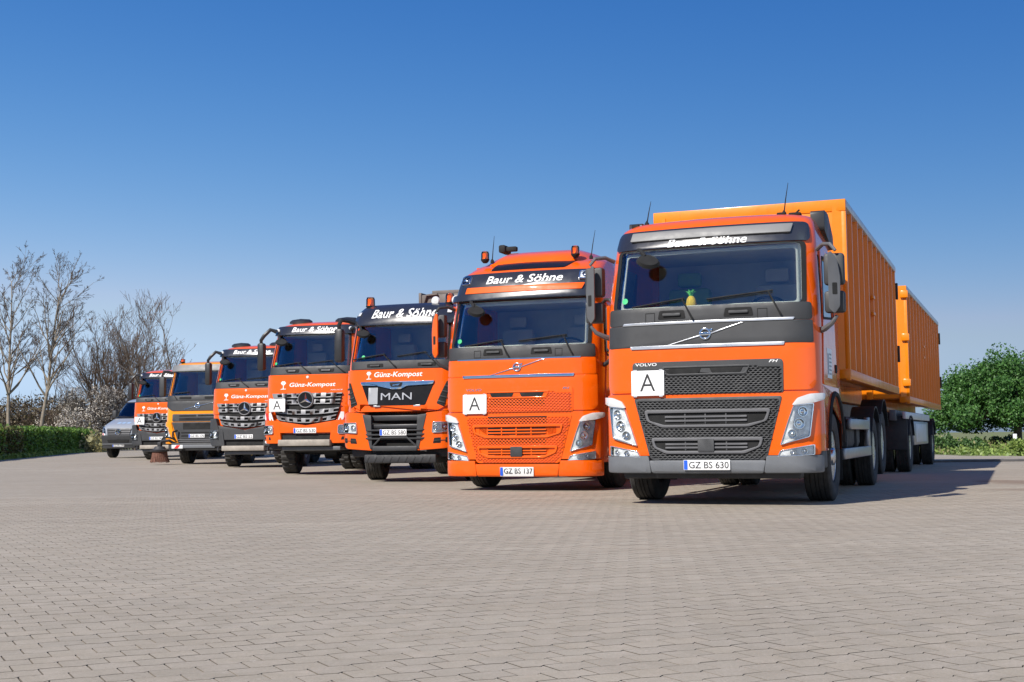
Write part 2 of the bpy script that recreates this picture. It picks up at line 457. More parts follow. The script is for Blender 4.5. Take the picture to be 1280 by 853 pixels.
# ------------------------------------------------------------------ shared truck parts
def number_plate(root, txt, surf, xc, z0, off=.02, w=.52):
    h = .112
    p = panel('number_plate', rrect(xc-w/2, xc+w/2, z0, z0+h, .008), surf, 'white_sign', root, off, .006, .001, .3)
    panel('euro_band', rrect(xc-w/2+.004, xc-w/2+.046, z0+.004, z0+h-.004, .006), surf, 'plate_blue', p, off+.006, .001, 0, .3)
    text('plate_lettering', txt, xc-w/2+.062, xc+w/2-.016, z0+.019, z0+h-.019, surf, 'black_lettering', p, off+.006, .0015, 0, .004)
    return p
def a_sign(root, surf, x0, z0, off=.03, w=.385, h=.285):
    s = panel('waste_sign', rrect(x0, x0+w, z0, z0+h, .012), surf, 'white_sign', root, off, .014, .002, .5)
    text('sign_letter', 'A', x0+w*.27, x0+w*.73, z0+h*.18, z0+h*.86, surf, 'black_lettering', s, off+.014, .002, 0, -.006)
    bm = bmesh.new()
    for px in (x0+.02, x0+w-.06):
        for pz in (z0-.012, z0+h-.004): add_box(bm, px, px+.04, surf.pos(px, pz, off+.01).y-.006, surf.pos(px, pz, off+.01).y+.004, pz, pz+.016)
    mk('sign_clip', bm, 'galvanised', s, smooth=False)
def wiper(root, surf, base, tip, blade, off=.05):
    bm = bmesh.new()
    p0 = surf.pos(*base, off); p1 = surf.pos(*tip, off*.8)
    add_tube(bm, [p0, p0*.85+p1*.15+Vector((0, -.015, 0)), p1], [.016, .013, .008], 6)
    o = mk('wiper', bm, 'matt_black', root)
    bl = [surf.pos(blade[0][0]+(blade[1][0]-blade[0][0])*k/6, blade[0][1]+(blade[1][1]-blade[0][1])*k/6, off*.55) for k in range(7)]
    tube('wiper_blade', bl, .011, 'matt_black', o, 5)
def beacon(root, x, y, z, r=.07, h=.15):
    b = lathe('beacon', [(z-.03, r*.5), (z, r*.9), (z+.02, r*1.05), (z+.03, r*1.05), (z+.032, .0001)], 'matt_black', root, 20, 'Z', (x, y, 0))
    lathe('beacon_lens', [(z+.03, r), (z+h*.8, r*.97), (z+h, r*.8), (z+h+.008, .0001)], 'amber_glass', b, 20, 'Z', (x, y, 0))
    lathe('beacon_reflector', [(z+.03, r*.75), (z+h*.4, r*.55), (z+h*.8, r*.6), (z+h*.85, .0001)], 'orange_lamp', b, 12, 'Z', (x, y, 0))
simple('orange_lamp', (.95, .42, .05), .3, 0, .3, .05)
def antenna(root, x, y, z, h=.4, lean=(.06, .03)):
    o = lathe('antenna', [(z-.03, .03), (z+.01, .028), (z+.03, .014), (z+.05, .0001)], 'matt_black', root, 10, 'Z', (x, y, 0))
    tube('antenna_rod', [(x, y, z), (x+lean[0]*.4, y+lean[1]*.4, z+h*.45), (x+lean[0], y+lean[1], z+h)], [.009, .007, .003], 'matt_black', o, 6)
def headlight(root, pts, surf, off=.02, bowls=(), th=.03, strip=None, lab=None):
    h = panel('headlight', pts, surf, 'lamp_housing', root, off, th*.4, .002, .08)
    for (x, z, r) in bowls:
        c = surf.pos(x, z, off+th*.5); d = (surf.pos(x, z, off+th) - c).normalized()
        bm = bmesh.new(); add_lathe(bm, [(-.004, r), (.012, r*1.0), (.012, r*.9), (-.01, r*.45), (-.012, .0001)], 16, 'Z')
        add_lathe(bm, [(-.01, r*.4), (.008, r*.36), (.014, r*.2), (.016, .0001)], 12, 'Z')
        q = d.to_track_quat('Z', 'Y').to_matrix().to_4x4(); bmesh.ops.transform(bm, matrix=Matrix.Translation(c) @ q, verts=bm.verts[:])
        mk('lamp_bowl', bm, 'chrome', h)
    if strip: panel('daytime_lamp', strip, surf, 'lamp_white', h, off+th*.45, .006, .001, .08)
    frame('lens', pts, inset(pts, .012), surf, 'chrome', h, off+th*.4, th*.6, .001, .08)
    panel('lens_cover', inset(pts, .010), surf, 'lens_glass', h, off+th*.86, .004, 0, .08)
    return h
simple('lamp_housing', (.66, .67, .69), .3, .15, .5, .35, 16)
def mirrors_fh(root, sgn, zo, cover, face):
    o = sub_empty('mirror', root)
    def X(v): return [(sgn*a, b, c+zo) for a, b, c in v]
    # cover board: tapered slab, slightly turned outward, with a slot
    class T:
        def pos(s, x, z, off): return Vector((sgn*x, -1.22 + (x-1.33)*.55 - off, z+zo))
    pts = rounded([(1.345, 2.16), (1.40, 2.10), (1.455, 2.18), (1.465, 2.50), (1.44, 2.68), (1.38, 2.79), (1.345, 2.77)], .02, 3)
    mk('cover', wrap(poly2d(pts), T(), 0, .035, .3, .006), cover, o)
    panel('cover_slot', rrect(1.385, 1.435, 2.31, 2.44, .01), T(), 'matt_black', o, .035, .002, 0, .5)
    tube('arm', X([(1.42, -1.16, 2.80), (1.36, -1.14, 2.88), (1.27, -1.02, 2.90), (1.19, -.92, 2.86)]), [.018, .022, .024, .026], 'grey_frame' if cover != 'orange_paint' else 'dark_plastic', o)
    tube('arm', X([(1.42, -1.16, 2.08), (1.36, -1.14, 2.0), (1.27, -1.05, 1.95), (1.19, -.98, 1.93)]), [.018, .026, .032, .036], 'grey_frame' if cover != 'orange_paint' else 'dark_plastic', o)
    for z0, z1 in ((2.43, 2.78), (2.12, 2.36)):
        a, b = sorted((sgn*1.28, sgn*1.50))
        box('mirror_housing', a, b, -1.12, -.98, z0+zo, z1+zo, 'dark_plastic', o, .03)
        a, b = sorted((sgn*1.30, sgn*1.48))
        box('mirror_glass', a, b, -.982, -.975, z0+.02+zo, z1-.02+zo, 'mirror_side_glass', o, .002)
def mirror_block(root, sgn, x, y, z0, z1, arm_to, w=.2, mat='black_plastic', side='L'):
    """tall one-piece truck mirror hanging from a curved arm"""
    o = sub_empty('mirror', root)
    bm = bmesh.new(); add_box(bm, sgn*x-w/2, sgn*x+w/2, y-.07, y+.09, z0, z1, .045)
    mk('mirror_housing', bm, mat, o)
    box('mirror_glass', sgn*x-w*.42, sgn*x+w*.42, y+.088, y+.094, z0+.04, z1-.04, 'mirror_side_glass', o, .001)
    ax, ay, az = arm_to
    tube('arm', [(sgn*x, y, z1-.03), (sgn*x, y-.02, z1+.06), (sgn*(x*.75+ax*.25), y-.03, z1+.16), (sgn*(x*.4+ax*.6), (y+ay)/2, az+.05), (sgn*ax, ay, az)], [.035, .04, .045, .045, .05], mat, o)
def look_down_mirror(root, surf, x, z, mat='matt_black', off=.02, s=1.):
    o = sub_empty('front_mirror', root); p = surf.pos(x, z, off)
    tube('arm', [p+Vector((-.02, .0, .06*s)), p+Vector((.04*s, -.12*s, .04*s)), p+Vector((.12*s, -.2*s, -.05*s))], .022*s, mat, o, 6)
    bm = bmesh.new(); add_lathe(bm, [(-.05*s, .0001), (-.045*s, .08*s), (0, .12*s), (.04*s, .10*s), (.045*s, .0001)], 18, 'Z')
    bmesh.ops.transform(bm, matrix=Matrix.Translation(p+Vector((.15*s, -.2*s, -.12*s))) @ Matrix.Rotation(.9, 4, 'X') @ Matrix.Rotation(.3, 4, 'Y') @ Matrix.Diagonal((1.15, .8, 1, 1)), verts=bm.verts[:])
    mk('mirror_housing', bm, mat, o)
def interior(root, x, yf, yb, zd, zt, zr, seat=('interior_grey', 'interior_grey')):
    """dashboard, two seats, wheel and linings of a cab; zd dash top, zt roof lining"""
    bm = bmesh.new(); add_box(bm, -x, x, yf, yf+.45, zd-.5, zd, .06); mk('dashboard', bm, 'interior_dark', root)
    o = sub_empty('seat', root); box('backrest', -x*.82, -x*.28, yb-.42, yb-.24, zd-.45, zd+.42, seat[0], o, .06); box('headrest', -x*.70, -x*.40, yb-.40, yb-.28, zd+.44, zd+.62, seat[0], o, .04); box('cushion', -x*.82, -x*.28, yb-.9, yb-.4, zd-.6, zd-.42, seat[0], o, .05)
    o = sub_empty('seat', root); box('backrest', x*.28, x*.82, yb-.42, yb-.24, zd-.45, zd+.42, seat[1], o, .06); box('headrest', x*.40, x*.70, yb-.40, yb-.28, zd+.44, zd+.62, seat[1], o, .04); box('cushion', x*.28, x*.82, yb-.9, yb-.4, zd-.6, zd-.42, seat[1], o, .05)
    bm = bmesh.new(); R = .22
    pts = [(R*math.cos(t*PI/12), R*math.sin(t*PI/12), 0) for t in range(25)]
    add_tube(bm, pts, .016, 6, False)
    add_tube(bm, [(-R, 0, 0), (0, 0, -.03), (R, 0, 0)], .02, 5); add_tube(bm, [(0, 0, -.03), (0, 0, -.35)], .03, 6)
    bmesh.ops.transform(bm, matrix=Matrix.Translation((x*.55, yf+.62, zd+.06)) @ Matrix.Rotation(-.6, 4, 'X') @ Matrix.Rotation(PI, 4, 'Y') @ Matrix.Rotation(PI, 4, 'Y'), verts=bm.verts[:])
    mk('steering_wheel', bm, 'matt_black', root)
    box('rear_lining', -x*1.02, x*1.02, yb-.06, yb-.02, zd-.8, zt, 'interior_grey', root, .005)
    box('roof_lining', -x*1.0, x*1.0, yf+.25, yb-.07, zt-.03, zt, 'interior_light', root, .005)
    box('cab_floor', -x*1.0, x*1.0, yf, yb-.07, zd-.9, zd-.86, 'interior_dark', root, .005)
def rear_end(root, axles, y_end, wmat='rim_silver', blocky=False, zrail=(.72, .98), body=None, yfr=-.8, lift=None):
    for s in (-1, 1):
        box('chassis_rail', s*.40-.04, s*.40+.04, yfr, y_end, zrail[0], zrail[1], 'chassis_black', root, .01)
    y = yfr+.8
    bm = bmesh.new()
    while y < y_end:
        add_box(bm, -.36, .36, y-.04, y+.04, zrail[0]+.03, zrail[1]-.03); y += 1.1
    mk('cross_member', bm, 'chassis_black', root, smooth=False)
    for i, a in enumerate(axles):
        zz = .52 + (lift or {}).get(i, 0)
        axle(root, a, zz)
        for s in (-1, 1):
            wheel(root, s*1.05, a, w=.28, kind='rear', mat=wmat, blocky=blocky, z=zz)
            if i not in (lift or {}): wheel(root, s*.74, a, w=.28, kind='rear', mat=wmat, blocky=blocky, z=zz)
def underbody(root, y0, y1, z0, z1, x=.62):
    bm = bmesh.new(); add_box(bm, -x, x, y0, y1, z0, z1, .05); mk('engine_block', bm, 'chassis_black', root)
def mudguard(root, y, s, r=.62, w=.34, z=.52, a0=10, a1=170, mat='black_plastic', x=1.05):
    bm = bmesh.new(); A = []; th = .015; n = 18
    for k in range(n+1):
        t = math.radians(a0+(a1-a0)*k/n)
        A.append([bm.verts.new((s*(x)+dx, y-math.cos(t)*rr, z+math.sin(t)*rr)) for dx, rr in ((-w/2, r), (w/2, r), (w/2, r+th), (-w/2, r+th))])
    for a, b in zip(A, A[1:]):
        for k in range(4): bm.faces.new((a[k], a[(k+1) % 4], b[(k+1) % 4], b[k]))
    bm.faces.new(A[0]); bm.faces.new(A[-1][::-1])
    mk('mudguard', bm, mat, root)

# ------------------------------------------------------------------ ground level: flat near, rising very gently to the far left
def sstep(a, b, v):
    k = max(0., min(1., (v-a)/(b-a))); return k*k*(3-2*k)
def gz(x, y): return .0042*max(0., min(40., y-28.))*(1-sstep(-6., 6., x))

# ------------------------------------------------------------------ heavy cab-over truck, long-haul cab (two of them)
def truck_fh(label, loc, rz, zo, tall, body, grille, bumper, panel_mat, mirror, plate, side_text, seats, group):
    t = thing('truck', label, 'truck', loc, rz, group)
    W = 1.22
    rows = [(.60, -1.40, W, .07, .32, .27), (1.26, -1.40, W, .07, .32, .27), (1.80, -1.385, W, .07, .32, .26), (2.23, -1.365, 1.215, .07, .30, .25)]
    if tall:
        rows += [(2.93, -1.18, 1.175, .09, .28, .24), (2.97, -1.17, 1.17, .09, .28, .24), (3.15, -1.12, 1.15, .10, .28, .24), (3.36, -1.02, 1.12, .12, .30, .26),
                 (3.42, -.96, 1.10, .13, .30, .28), (3.54, -.72, 1.06, .16, .30, .3), (3.64, -.42, 1.02, .18, .3, .3)]
    else:
        rows += [(2.93, -1.18, 1.175, .09, .28, .24), (2.97, -1.17, 1.17, .09, .28, .24), (3.10, -1.12, 1.155, .10, .28, .24), (3.16, -1.08, 1.14, .10, .28, .24),
                 (3.22, -1.03, 1.125, .10, .28, .25), (3.285, -.93, 1.09, .12, .3, .28), (3.335, -.72, 1.03, .14, .3, .3), (3.365, -.35, .95, .16, .3, .3)]
    rows = [tuple([q[0]+zo]+list(q[1:])) for q in rows]
    F = Face(rows); Z = lambda v: v+zo
    P = lambda pts: [(x, z+zo) for x, z in pts]
    ys = [-.95, -.72, -.05, .12, .5]
    yb = .56
    def op(k, a, b, z0, z1):
        if k == 'F': return a >= -.92 and b <= .92 and z0 >= Z(2.229) and z1 <= Z(2.931)
        if k in 'RL':
            if a >= -.951 and b <= .121 and z0 >= Z(2.12) and z1 <= Z(2.82): return True
            if z1 <= Z(1.281) and a > -.8: return True
        return False
    shell(F, US, ys, yb, op, mat=body, parent=t, extra=(Z(1.28), Z(2.13), Z(2.81)))
    SR, SL = Side(F, 1), Side(F, -1)
    # windscreen and its black surround
    wz = rounded(P([(-1.06, 2.235), (1.06, 2.235), (1.035, 2.925), (-1.035, 2.925)]), .05, 4)
    panel('windscreen', wz, F, 'windscreen_glass', t, -.01, .012, 0, .12)
    frame('windscreen_seal', rounded(P([(-1.105, 2.225), (1.105, 2.225), (1.08, 2.94), (-1.08, 2.94)]), .05, 4), inset(wz, .0), F, 'matt_black', t, .0, .008, 0, .12)
    inn = inset(wz, .035)
    frame('pillar_trim', inset(wz, .0), inn, F, 'interior_light', t, -.07, .01, 0, .12)
    interior(t, 1.0, -1.02, yb, Z(2.20), Z(2.97), Z(3), seats)
    # side doors with window glass
    for s, S in ((1, SR), (-1, SL)):
        hole = rounded(P([(-.86, 2.10), (.02, 2.16), (.02, 2.80), (-.62, 2.80)]), .05, 3)
        door = rounded(P([(-1.0, 1.34), (.16, 1.34), (.16, 2.90), (-.74, 2.90)]), .05, 3)
        d = frame('door', door, hole, S, body, t, .0, .014, .003, .3)
        panel('door_window', inset(hole, -.02), S, 'mirror_side_glass', d, -.006, .008, 0, .4)
        frame('window_seal', inset(hole, -.03), inset(hole, .0), S, 'matt_black', d, .012, .006, 0, .4)
        panel('door_handle', rrect(-.02, .12, Z(1.50), Z(1.60), .03), S, 'matt_black', d, .012, .012, .003, .4)
        stp = panel('door_sticker', rrect(-.68, -.30, Z(1.42), Z(1.76), .01), S, 'sticker_panel', d, .014, .002, 0, .4)
        bm = bmesh.new()
        for k in range(6):
            zz = Z(1.70-.045*k); x0 = -.52
            for kk in range(3): add_box(bm, s*(W+.0165)-.001, s*(W+.0165)+.001, x0+kk*.065, x0+kk*.065+.05-.01*(k % 2), zz-.012, zz+.006)
        add_box(bm, s*(W+.0165)-.001, s*(W+.0165)+.001, -.64, -.57, Z(1.46), Z(1.70)); mk('sticker_print', bm, 'grey_ink', d, smooth=False)
        # lower side with the wheel arch
        arc = [(.64*math.cos(a), .60+.64*math.sin(a)) for a in [PI*(.98-.9*k/14) for k in range(15)]]
        lo = [(-1.02, .60+zo), (-.66, .60+zo)] + [(y-.02, z+.02) for y, z in arc[1:]] + [(.56, 1.33+zo), (-1.02, 1.33+zo)]
        panel('side_skirt', [q for q in lo], S, body, t, -.012, .014, .002, .3)
        frame_arc = [(.66*math.cos(a), .60+.66*math.sin(a)) for a in [PI*(.99-.95*k/16) for k in range(17)]]
        tube('arch_trim', [S.pos(y, z, .005) for y, z in frame_arc], .03, 'matt_black', t, 6)
        mudguard(t, 0, s, .62, .34, .58, 5, 175)
        box('cab_step', min(s*1.0, s*1.2), max(s*1.0, s*1.2), -1.08, -.62, .40, .62+zo*.6, 'dark_plastic' if bumper == 'grey_plastic' else bumper, t, .02)
        mirrors_fh(t, s, zo, mirror, F)
    # grey or body-coloured front: wiper panel and badge panel
    panel('wiper_panel', rounded(P([(-1.15, 2.045), (1.15, 2.045), (1.145, 2.235), (-1.145, 2.235)]), .03, 3), F, 'dark_plastic', t, .0, .016, .004)
    panel('badge_panel', rounded(P([(-1.155, 1.79), (1.155, 1.79), (1.15, 2.04), (-1.15, 2.04)]), .02, 3), F, panel_mat, t, .0, .02, .004)
    for px0, px1, sq in ((-.548, -.222, (-.696, -.582)), (.207, .541, (.581, .693))):
        hd = panel('bonnet_handle', rounded(P([(px0, 2.10), (px1, 2.10), (px1-.02, 2.20), (px0+.02, 2.20)]), .02, 3), F, 'matt_black', t, .016, .004, .001)
        panel('handle_grip', rrect(px0+.06, px1-.06, Z(2.135), Z(2.165), .01), F, 'dark_plastic', hd, .02, .02, .004)
        frame('hook_cover', rrect(*sq, Z(2.07), Z(2.18), .006), inset(rrect(*sq, Z(2.07), Z(2.18), .006), .008), F, 'matt_black', t, .016, .002, 0)
    sm = 'silver_strip' if panel_mat == 'dark_plastic' else 'chrome'
    if panel_mat == 'dark_plastic':
        panel('trim_strip', rounded(P([(-.965, 2.040), (.965, 2.040), (.98, 2.068), (-.95, 2.068)]), .006, 2), F, sm, t, .016, .014, .004)
        panel('trim_strip', rounded(P([(-.865, 1.765), (.865, 1.765), (.875, 1.80), (-.875, 1.80)]), .006, 2), F, sm, t, .016, .02, .004)
    else:
        panel('trim_strip', rounded(P([(-.965, 2.035), (.965, 2.035), (.965, 2.05), (-.965, 2.05)]), .004, 2), F, sm, t, .012, .014, .003)
        panel('trim_strip', rounded(P([(-.865, 1.765), (.865, 1.765), (.875, 1.805), (-.875, 1.805)]), .006, 2), F, sm, t, .016, .02, .006)
    bad = panel('badge_bar', P([(-.445, 1.800), (-.42, 1.800), (-.05, 1.893), (-.06, 1.905)]) , F, sm, t, .02, .010, .002, .2)
    panel('badge_bar', P([(.05, 1.922), (.06, 1.911), (.435, 2.03), (.40, 2.03)]), F, sm, t, .02, .010, .002, .2)
    ringo = [(.066*math.cos(k*PI/12), Z(1.915)+.066*math.sin(k*PI/12)) for k in range(24)]
    bd = frame('badge', ringo, [(x*.72, Z(1.915)+(z-Z(1.915))*.72) for x, z in ringo], F, 'chrome', t, .02, .016, .003, .3)
    panel('badge_band', rrect(-.06, .06, Z(1.898), Z(1.932), .004), F, 'chrome', bd, .03, .008, .001, .3)
    text('badge_lettering', 'VOLVO', -.05, .05, Z(1.906), Z(1.925), F, 'black_lettering', bd, .038, .0015, 0, .01)
    panel('badge_arrow', P([(.045, 1.965), (.085, 1.975), (.075, 1.935)]), F, 'chrome', bd, .022, .01, .001, .3)
    # upper front panel
    panel('front_panel', rounded(P([(-1.17, 1.27), (1.17, 1.27), (1.165, 1.785), (-1.165, 1.785)]), [.10, .10, .01, .01], 5), F, body, t, .0, .022, .006)
    gm = 'dark_plastic' if grille != body else body
    up = rounded(P([(-.85, 1.245), (.85, 1.245), (.852, 1.615), (-.852, 1.615)]), [.02, .02, .05, .05], 4)
    g1 = panel('upper_grille', up, F, gm, t, .022, .010, .003)
    # mesh areas
    hx = P([(-.82, 1.27), (.82, 1.27), (.82, 1.53), (.50, 1.535), (.43, 1.44), (-.43, 1.44), (-.50, 1.53), (-.82, 1.53)])
    panel('mesh_backing', hx, F, 'matt_black' if grille != body else 'red_orange_paint', g1, .030, .003, 0)
    if grille == body: panel('mesh_backing', P([(-.44, 1.34), (.44, 1.34), (.42, 1.44), (-.42, 1.44)]), F, 'matt_black', g1, .0315, .003, 0)
    hexmesh('mesh', hx, F, gm, g1, .034)
    for x0, x1 in ((-.43, -.045), (.04, .42)):
        panel('air_slot', rounded(P([(x0+.03, 1.478), (x1-.03, 1.478), (x1, 1.548), (x0, 1.548)]), .02, 3), F, 'matt_black', g1, .033, .004, .001)
    fr_o = rounded(P([(-.45, 1.455), (.45, 1.455), (.50, 1.56), (-.50, 1.56)]), .02, 3)
    frame('slot_frame', fr_o, inset(fr_o, .02), F, gm, g1, .030, .014, .003)
    text('maker_lettering', 'VOLVO', -.815, -.56, Z(1.572), Z(1.606), F, 'white_lettering' if gm != body else 'chrome', t, .033, .004, 0, .012)
    text('model_lettering', 'FH', .70, .80, Z(1.575), Z(1.605), F, 'white_lettering' if gm != body else 'chrome', t, .033, .004, .3, .01)
    a_sign(t, F, -.855, Z(1.236), .046)
    # lower front
    panel('lower_front', rounded(P([(-1.19, .56), (1.19, .56), (1.19, 1.255), (-1.19, 1.255)]), .03, 3), F, body, t, .0, .024, .005)
    lg = rounded(P([(-.65, .505), (.65, .505), (.835, 1.205), (-.835, 1.205)]), [.06, .06, .03, .03], 4)
    g2 = panel('lower_grille', lg, F, gm, t, .024, .008, .003)
    i1 = P([(-.71, 1.072), (-.68, .945), (-.505, .875), (.47, .875), (.668, .937), (.71, 1.072)])
    i2 = P([(-.635, .76), (-.605, .648), (-.465, .580), (.42, .580), (.596, .655), (.625, .76)])
    hx2 = inset(lg, .03)
    if grille != body: panel('mesh_backing', hx2, F, 'matt_black', g2, .030, .003, 0)
    else:
        for q in ([(-.46, 1.08), (.46, 1.08), (.46, 1.19), (-.46, 1.19)], [(-.45, .79), (.45, .79), (.45, .86), (-.45, .86)]): panel('mesh_backing', P(q), F, 'matt_black', g2, .030, .003, 0)
    hexmesh('mesh', hx2, F, gm, g2, .032, excl=(i1, i2))
    for ins, nb in ((i1, 3), (i2, 3)):
        io = rounded(ins, .03, 3); ii = rounded(inset(ins, .035), .02, 3)
        f1 = frame('intake_frame', io, ii, F, 'grey_frame' if gm != body else body, g2, .030, .030, .006)
        panel('intake_backing', ii, F, 'black_plastic' if gm != body else body, f1, .026, .006, 0)
        z0 = min(p[1] for p in ii); z1 = max(p[1] for p in ii)
        panel('intake_opening', rrect(-.46, .44, z0+.015, z1-.012, .01), F, 'matt_black', f1, .031, .003, 0)
        for k in range(1, nb):
            zz = z0 + (z1-z0)*k/nb
            panel('intake_bar', rrect(-.47, .45, zz-.010, zz+.010, .004), F, gm if gm == body else 'grey_frame', f1, .033, .016, .002)
        for xx in (-.24, -.01, .22):
            panel('intake_post', rrect(xx-.008, xx+.008, z0, z1, .002), F, gm, f1, .033, .010, .001)
    panel('radar_cover', rrect(-.095, .085, Z(.600), Z(.745), .012), F, 'dark_plastic', g2, .05, .018, .004)
    # headlights: corner lamps with a bright brow, and fog lamps
    for s in (-1, 1):
        Q = lambda pts: P([(s*x, z) for x, z in pts])
        body_pts = rounded(Q([(.80, .665), (1.09, .755), (1.13, 1.125), (.945, 1.10)]), .02, 3)
        headlight(t, body_pts, F, .022, [(s*1.03, Z(1.03), .055), (s*.995, Z(.90), .06), (s*.93, Z(.79), .05)], .03,
                  rounded(Q([(.84, .685), (1.06, .765), (1.065, .79), (.85, .715)]), .006, 2))
        panel('lamp_brow', rounded(Q([(.93, 1.10), (1.12, 1.125), (1.21, 1.16), (1.215, 1.235), (1.10, 1.225), (.985, 1.18)]), .02, 3), F, 'lamp_white', t, .024, .028, .006, .06)
        fog = rounded(Q([(.765, .535), (1.13, .560), (1.13, .675), (.80, .610)]), .015, 3)
        headlight(t, fog, F, .022, [(s*.93, Z(.585), .032), (s*1.04, Z(.60), .032)], .025)
    # bumper
    bz0, bz1 = (.375, .555) if bumper == 'grey_plastic' else (.22-zo, .54)
    FB = Face([(Z(bz0)-.02, -1.40, 1.22, .08, .30, .30), (Z(bz0)+.02, -1.43, 1.225, .08, .30, .30), (Z(bz1)+.03, -1.43, 1.225, .08, .30, .30)])
    for x0, x1 in ((-1.215, -.675), (-.665, .645), (.655, 1.215)):
        k = .03
        a = x0 + (k if abs(x0) < 1 and x0 < 0 else (-k if abs(x0) < 1 else 0))
        b = x1 + (k if abs(x1) < 1 and x1 < 0 else (-k if abs(x1) < 1 else 0))
        panel('bumper', rounded([(a, Z(bz0)), (b, Z(bz0)), (x1, Z(bz1-(.05 if abs(x0) < 1 and abs(x1) < 1 else 0))), (x0, Z(bz1-(.05 if abs(x0) < 1 and abs(x1) < 1 else 0)))], .02, 3), FB, bumper, t, -.06, .08, .012, .06)
    box('underrun_beam', -1.0, 1.0, -1.30, -1.05, .30 if bumper == 'grey_plastic' else .2, .44, 'chassis_black', t, .02)
    number_plate(t, plate, FB, .0, Z(.40) if bumper == 'grey_plastic' else Z(.335), .034)
    # windscreen wipers
    wiper(t, F, (-.135, Z(2.09)), (-.26, Z(2.31)), ((-.85, Z(2.245)), (-.24, Z(2.325))))
    wiper(t, F, (.84, Z(2.10)), (.70, Z(2.36)), ((.02, Z(2.30)), (.75, Z(2.37))))
    look_down_mirror(t, F, -.80, Z(2.88))
    panel('eco_sticker', [(-.955+.035*math.cos(k*PI/8), Z(2.335)+.035*math.sin(k*PI/8)) for k in range(16)], F, 'sticker_green', t, .003, .001, 0, .5)
    # roof
    if not tall:
        v = rounded(P([(-1.12, 2.945), (1.12, 2.945), (1.09, 3.17), (-1.09, 3.17)]), .06, 4)
        panel('visor_band', v, F, 'visor_black', t, .0, .02, .006)
        FV = Face([(Z(2.9), -1.26, 1.2, .10, .3, .25), (Z(3.2), -1.19, 1.16, .10, .3, .25)])
        panel('sun_visor', rounded(P([(-.92, 3.035), (.92, 3.035), (.94, 3.13), (-.90, 3.13)]), .01, 3), F, 'visor_grey', t, .02, .025, .006)
        text('roof_lettering', side_text, -.47, .45, Z(2.945), Z(3.04), F, 'white_lettering', t, .024, .002, .22, .013)
        for s in (-1, 1):
            class T:
                def pos(q, y, z, off): return Vector((s*(1.03+off), y, z))
            panel('side_deflector', rounded(P([(-.25, 3.18), (.40, 3.02), (.52, 3.05), (.50, 3.20), (.10, 3.42), (-.25, 3.42)]), .05, 4), T(), 'black_plastic', t, .0, .16, .04, .4)
        antenna(t, -.84, -.70, Z(3.32), .28, (.05, .02)); antenna(t, .78, -.6, Z(3.345), .37, (.05, .04))
        bm = bmesh.new(); add_box(bm, -1.0, -.91, -.82, -.74, Z(3.26), Z(3.31), .012); add_box(bm, .84, .98, -.66, -.56, Z(3.31), Z(3.345), .012); add_tube(bm, [(.9, -.6, Z(3.33)), (.96, -.6, Z(3.38))], .010, 6)
        add_box(bm, .70, .80, -.64, -.54, Z(3.33), Z(3.36), .012); mk('roof_fitting', bm, 'matt_black', t)
    else:
        v = rounded(P([(-1.13, 2.945), (1.13, 2.945), (1.07, 3.375), (-1.07, 3.375)]), .07, 4)
        panel('visor_band', v, F, 'visor_black', t, .0, .022, .008)
        panel('sun_visor', rounded(P([(-1.16, 2.945), (1.16, 2.945), (1.12, 3.04), (-1.12, 3.04)]), .02, 3), F, 'visor_black', t, .022, .045, .01)
        panel('visor_stripe', rounded(P([(-.92, 3.06), (.92, 3.06), (.955, 3.15), (-.90, 3.15)]), .01, 3), F, body, t, .022, .02, .005)
        text('roof_lettering', side_text, -.60, .62, Z(3.20), Z(3.325), F, 'white_lettering', t, .024, .002, .22, .013)
        for s in (-1, 1):
            headlight(t, rrect(min(s*.86, s*1.02), max(s*.86, s*1.02), Z(3.21), Z(3.34), .02), F, .02, [(s*.94, Z(3.275), .05)], .03)
        panel('roof_window', rounded(P([(-.60, 3.43), (.60, 3.43), (.72, 3.60), (-.58, 3.60)]), .03, 3), F, 'gloss_black', t, .0, .008, .002)
        bm = bmesh.new(); RR = [(-.60, 3.62, .98), (-.45, 3.72, .92), (-.2, 3.80, .88), (.2, 3.85, .86), (.56, 3.86, .86)]
        prev = None
        for y, z, xw in RR:
            r = [bm.verts.new((x*xw, y + .12*abs(x)**3, Z(z) - (.25*max(0, abs(x)-.8)/.2 if abs(x) > .8 else 0))) for x in (-1, -.94, -.86, -.6, -.3, 0, .3, .6, .86, .94, 1)]
            if prev:
                for k in range(10): bm.faces.new((prev[k], prev[k+1], r[k+1], r[k]))
            else:
                lo = [bm.verts.new((v_.co.x, v_.co.y-.03, Z(3.55))) for v_ in r]
                for k in range(10): bm.faces.new((lo[k], lo[k+1], r[k+1], r[k]))
            prev = r
        lo = [bm.verts.new((v_.co.x, .56, Z(3.5))) for v_ in prev]
        for k in range(10): bm.faces.new((lo[k], lo[k+1], prev[k+1], prev[k]))
        mk('roof_deflector', bm, body, t, ang=60)
        beacon(t, -.80, -.60, Z(3.64), .065, .15); beacon(t, .68, -.60, Z(3.64), .065, .15)
        antenna(t, -.70, -.55, Z(3.64), .40, (.03, .02)); antenna(t, .90, -.5, Z(3.62), .42, (.06, .04))
        bm = bmesh.new(); add_box(bm, -.92, -.80, .30, .62, Z(3.9), Z(4.03), .03); add_box(bm, -.8, -.62, .34, .44, Z(3.92), Z(4.0), .02); mk('work_lamp', bm, 'matt_black', t)
    # front wheels
    for s in (-1, 1): wheel(t, s*1.045, 0., w=.32, kind='front', steer=.0)
    axle(t, 0, .45); underbody(t, -.9, .9, .42, 1.15)
    return t, F

simple('mirror_grey', (.095, .096, .10), .5, 0, 0, .1, 3, .1, 260)
simple('grey_frame', (.10, .10, .105), .5, 0, 0, .1, 3, .1, 260)

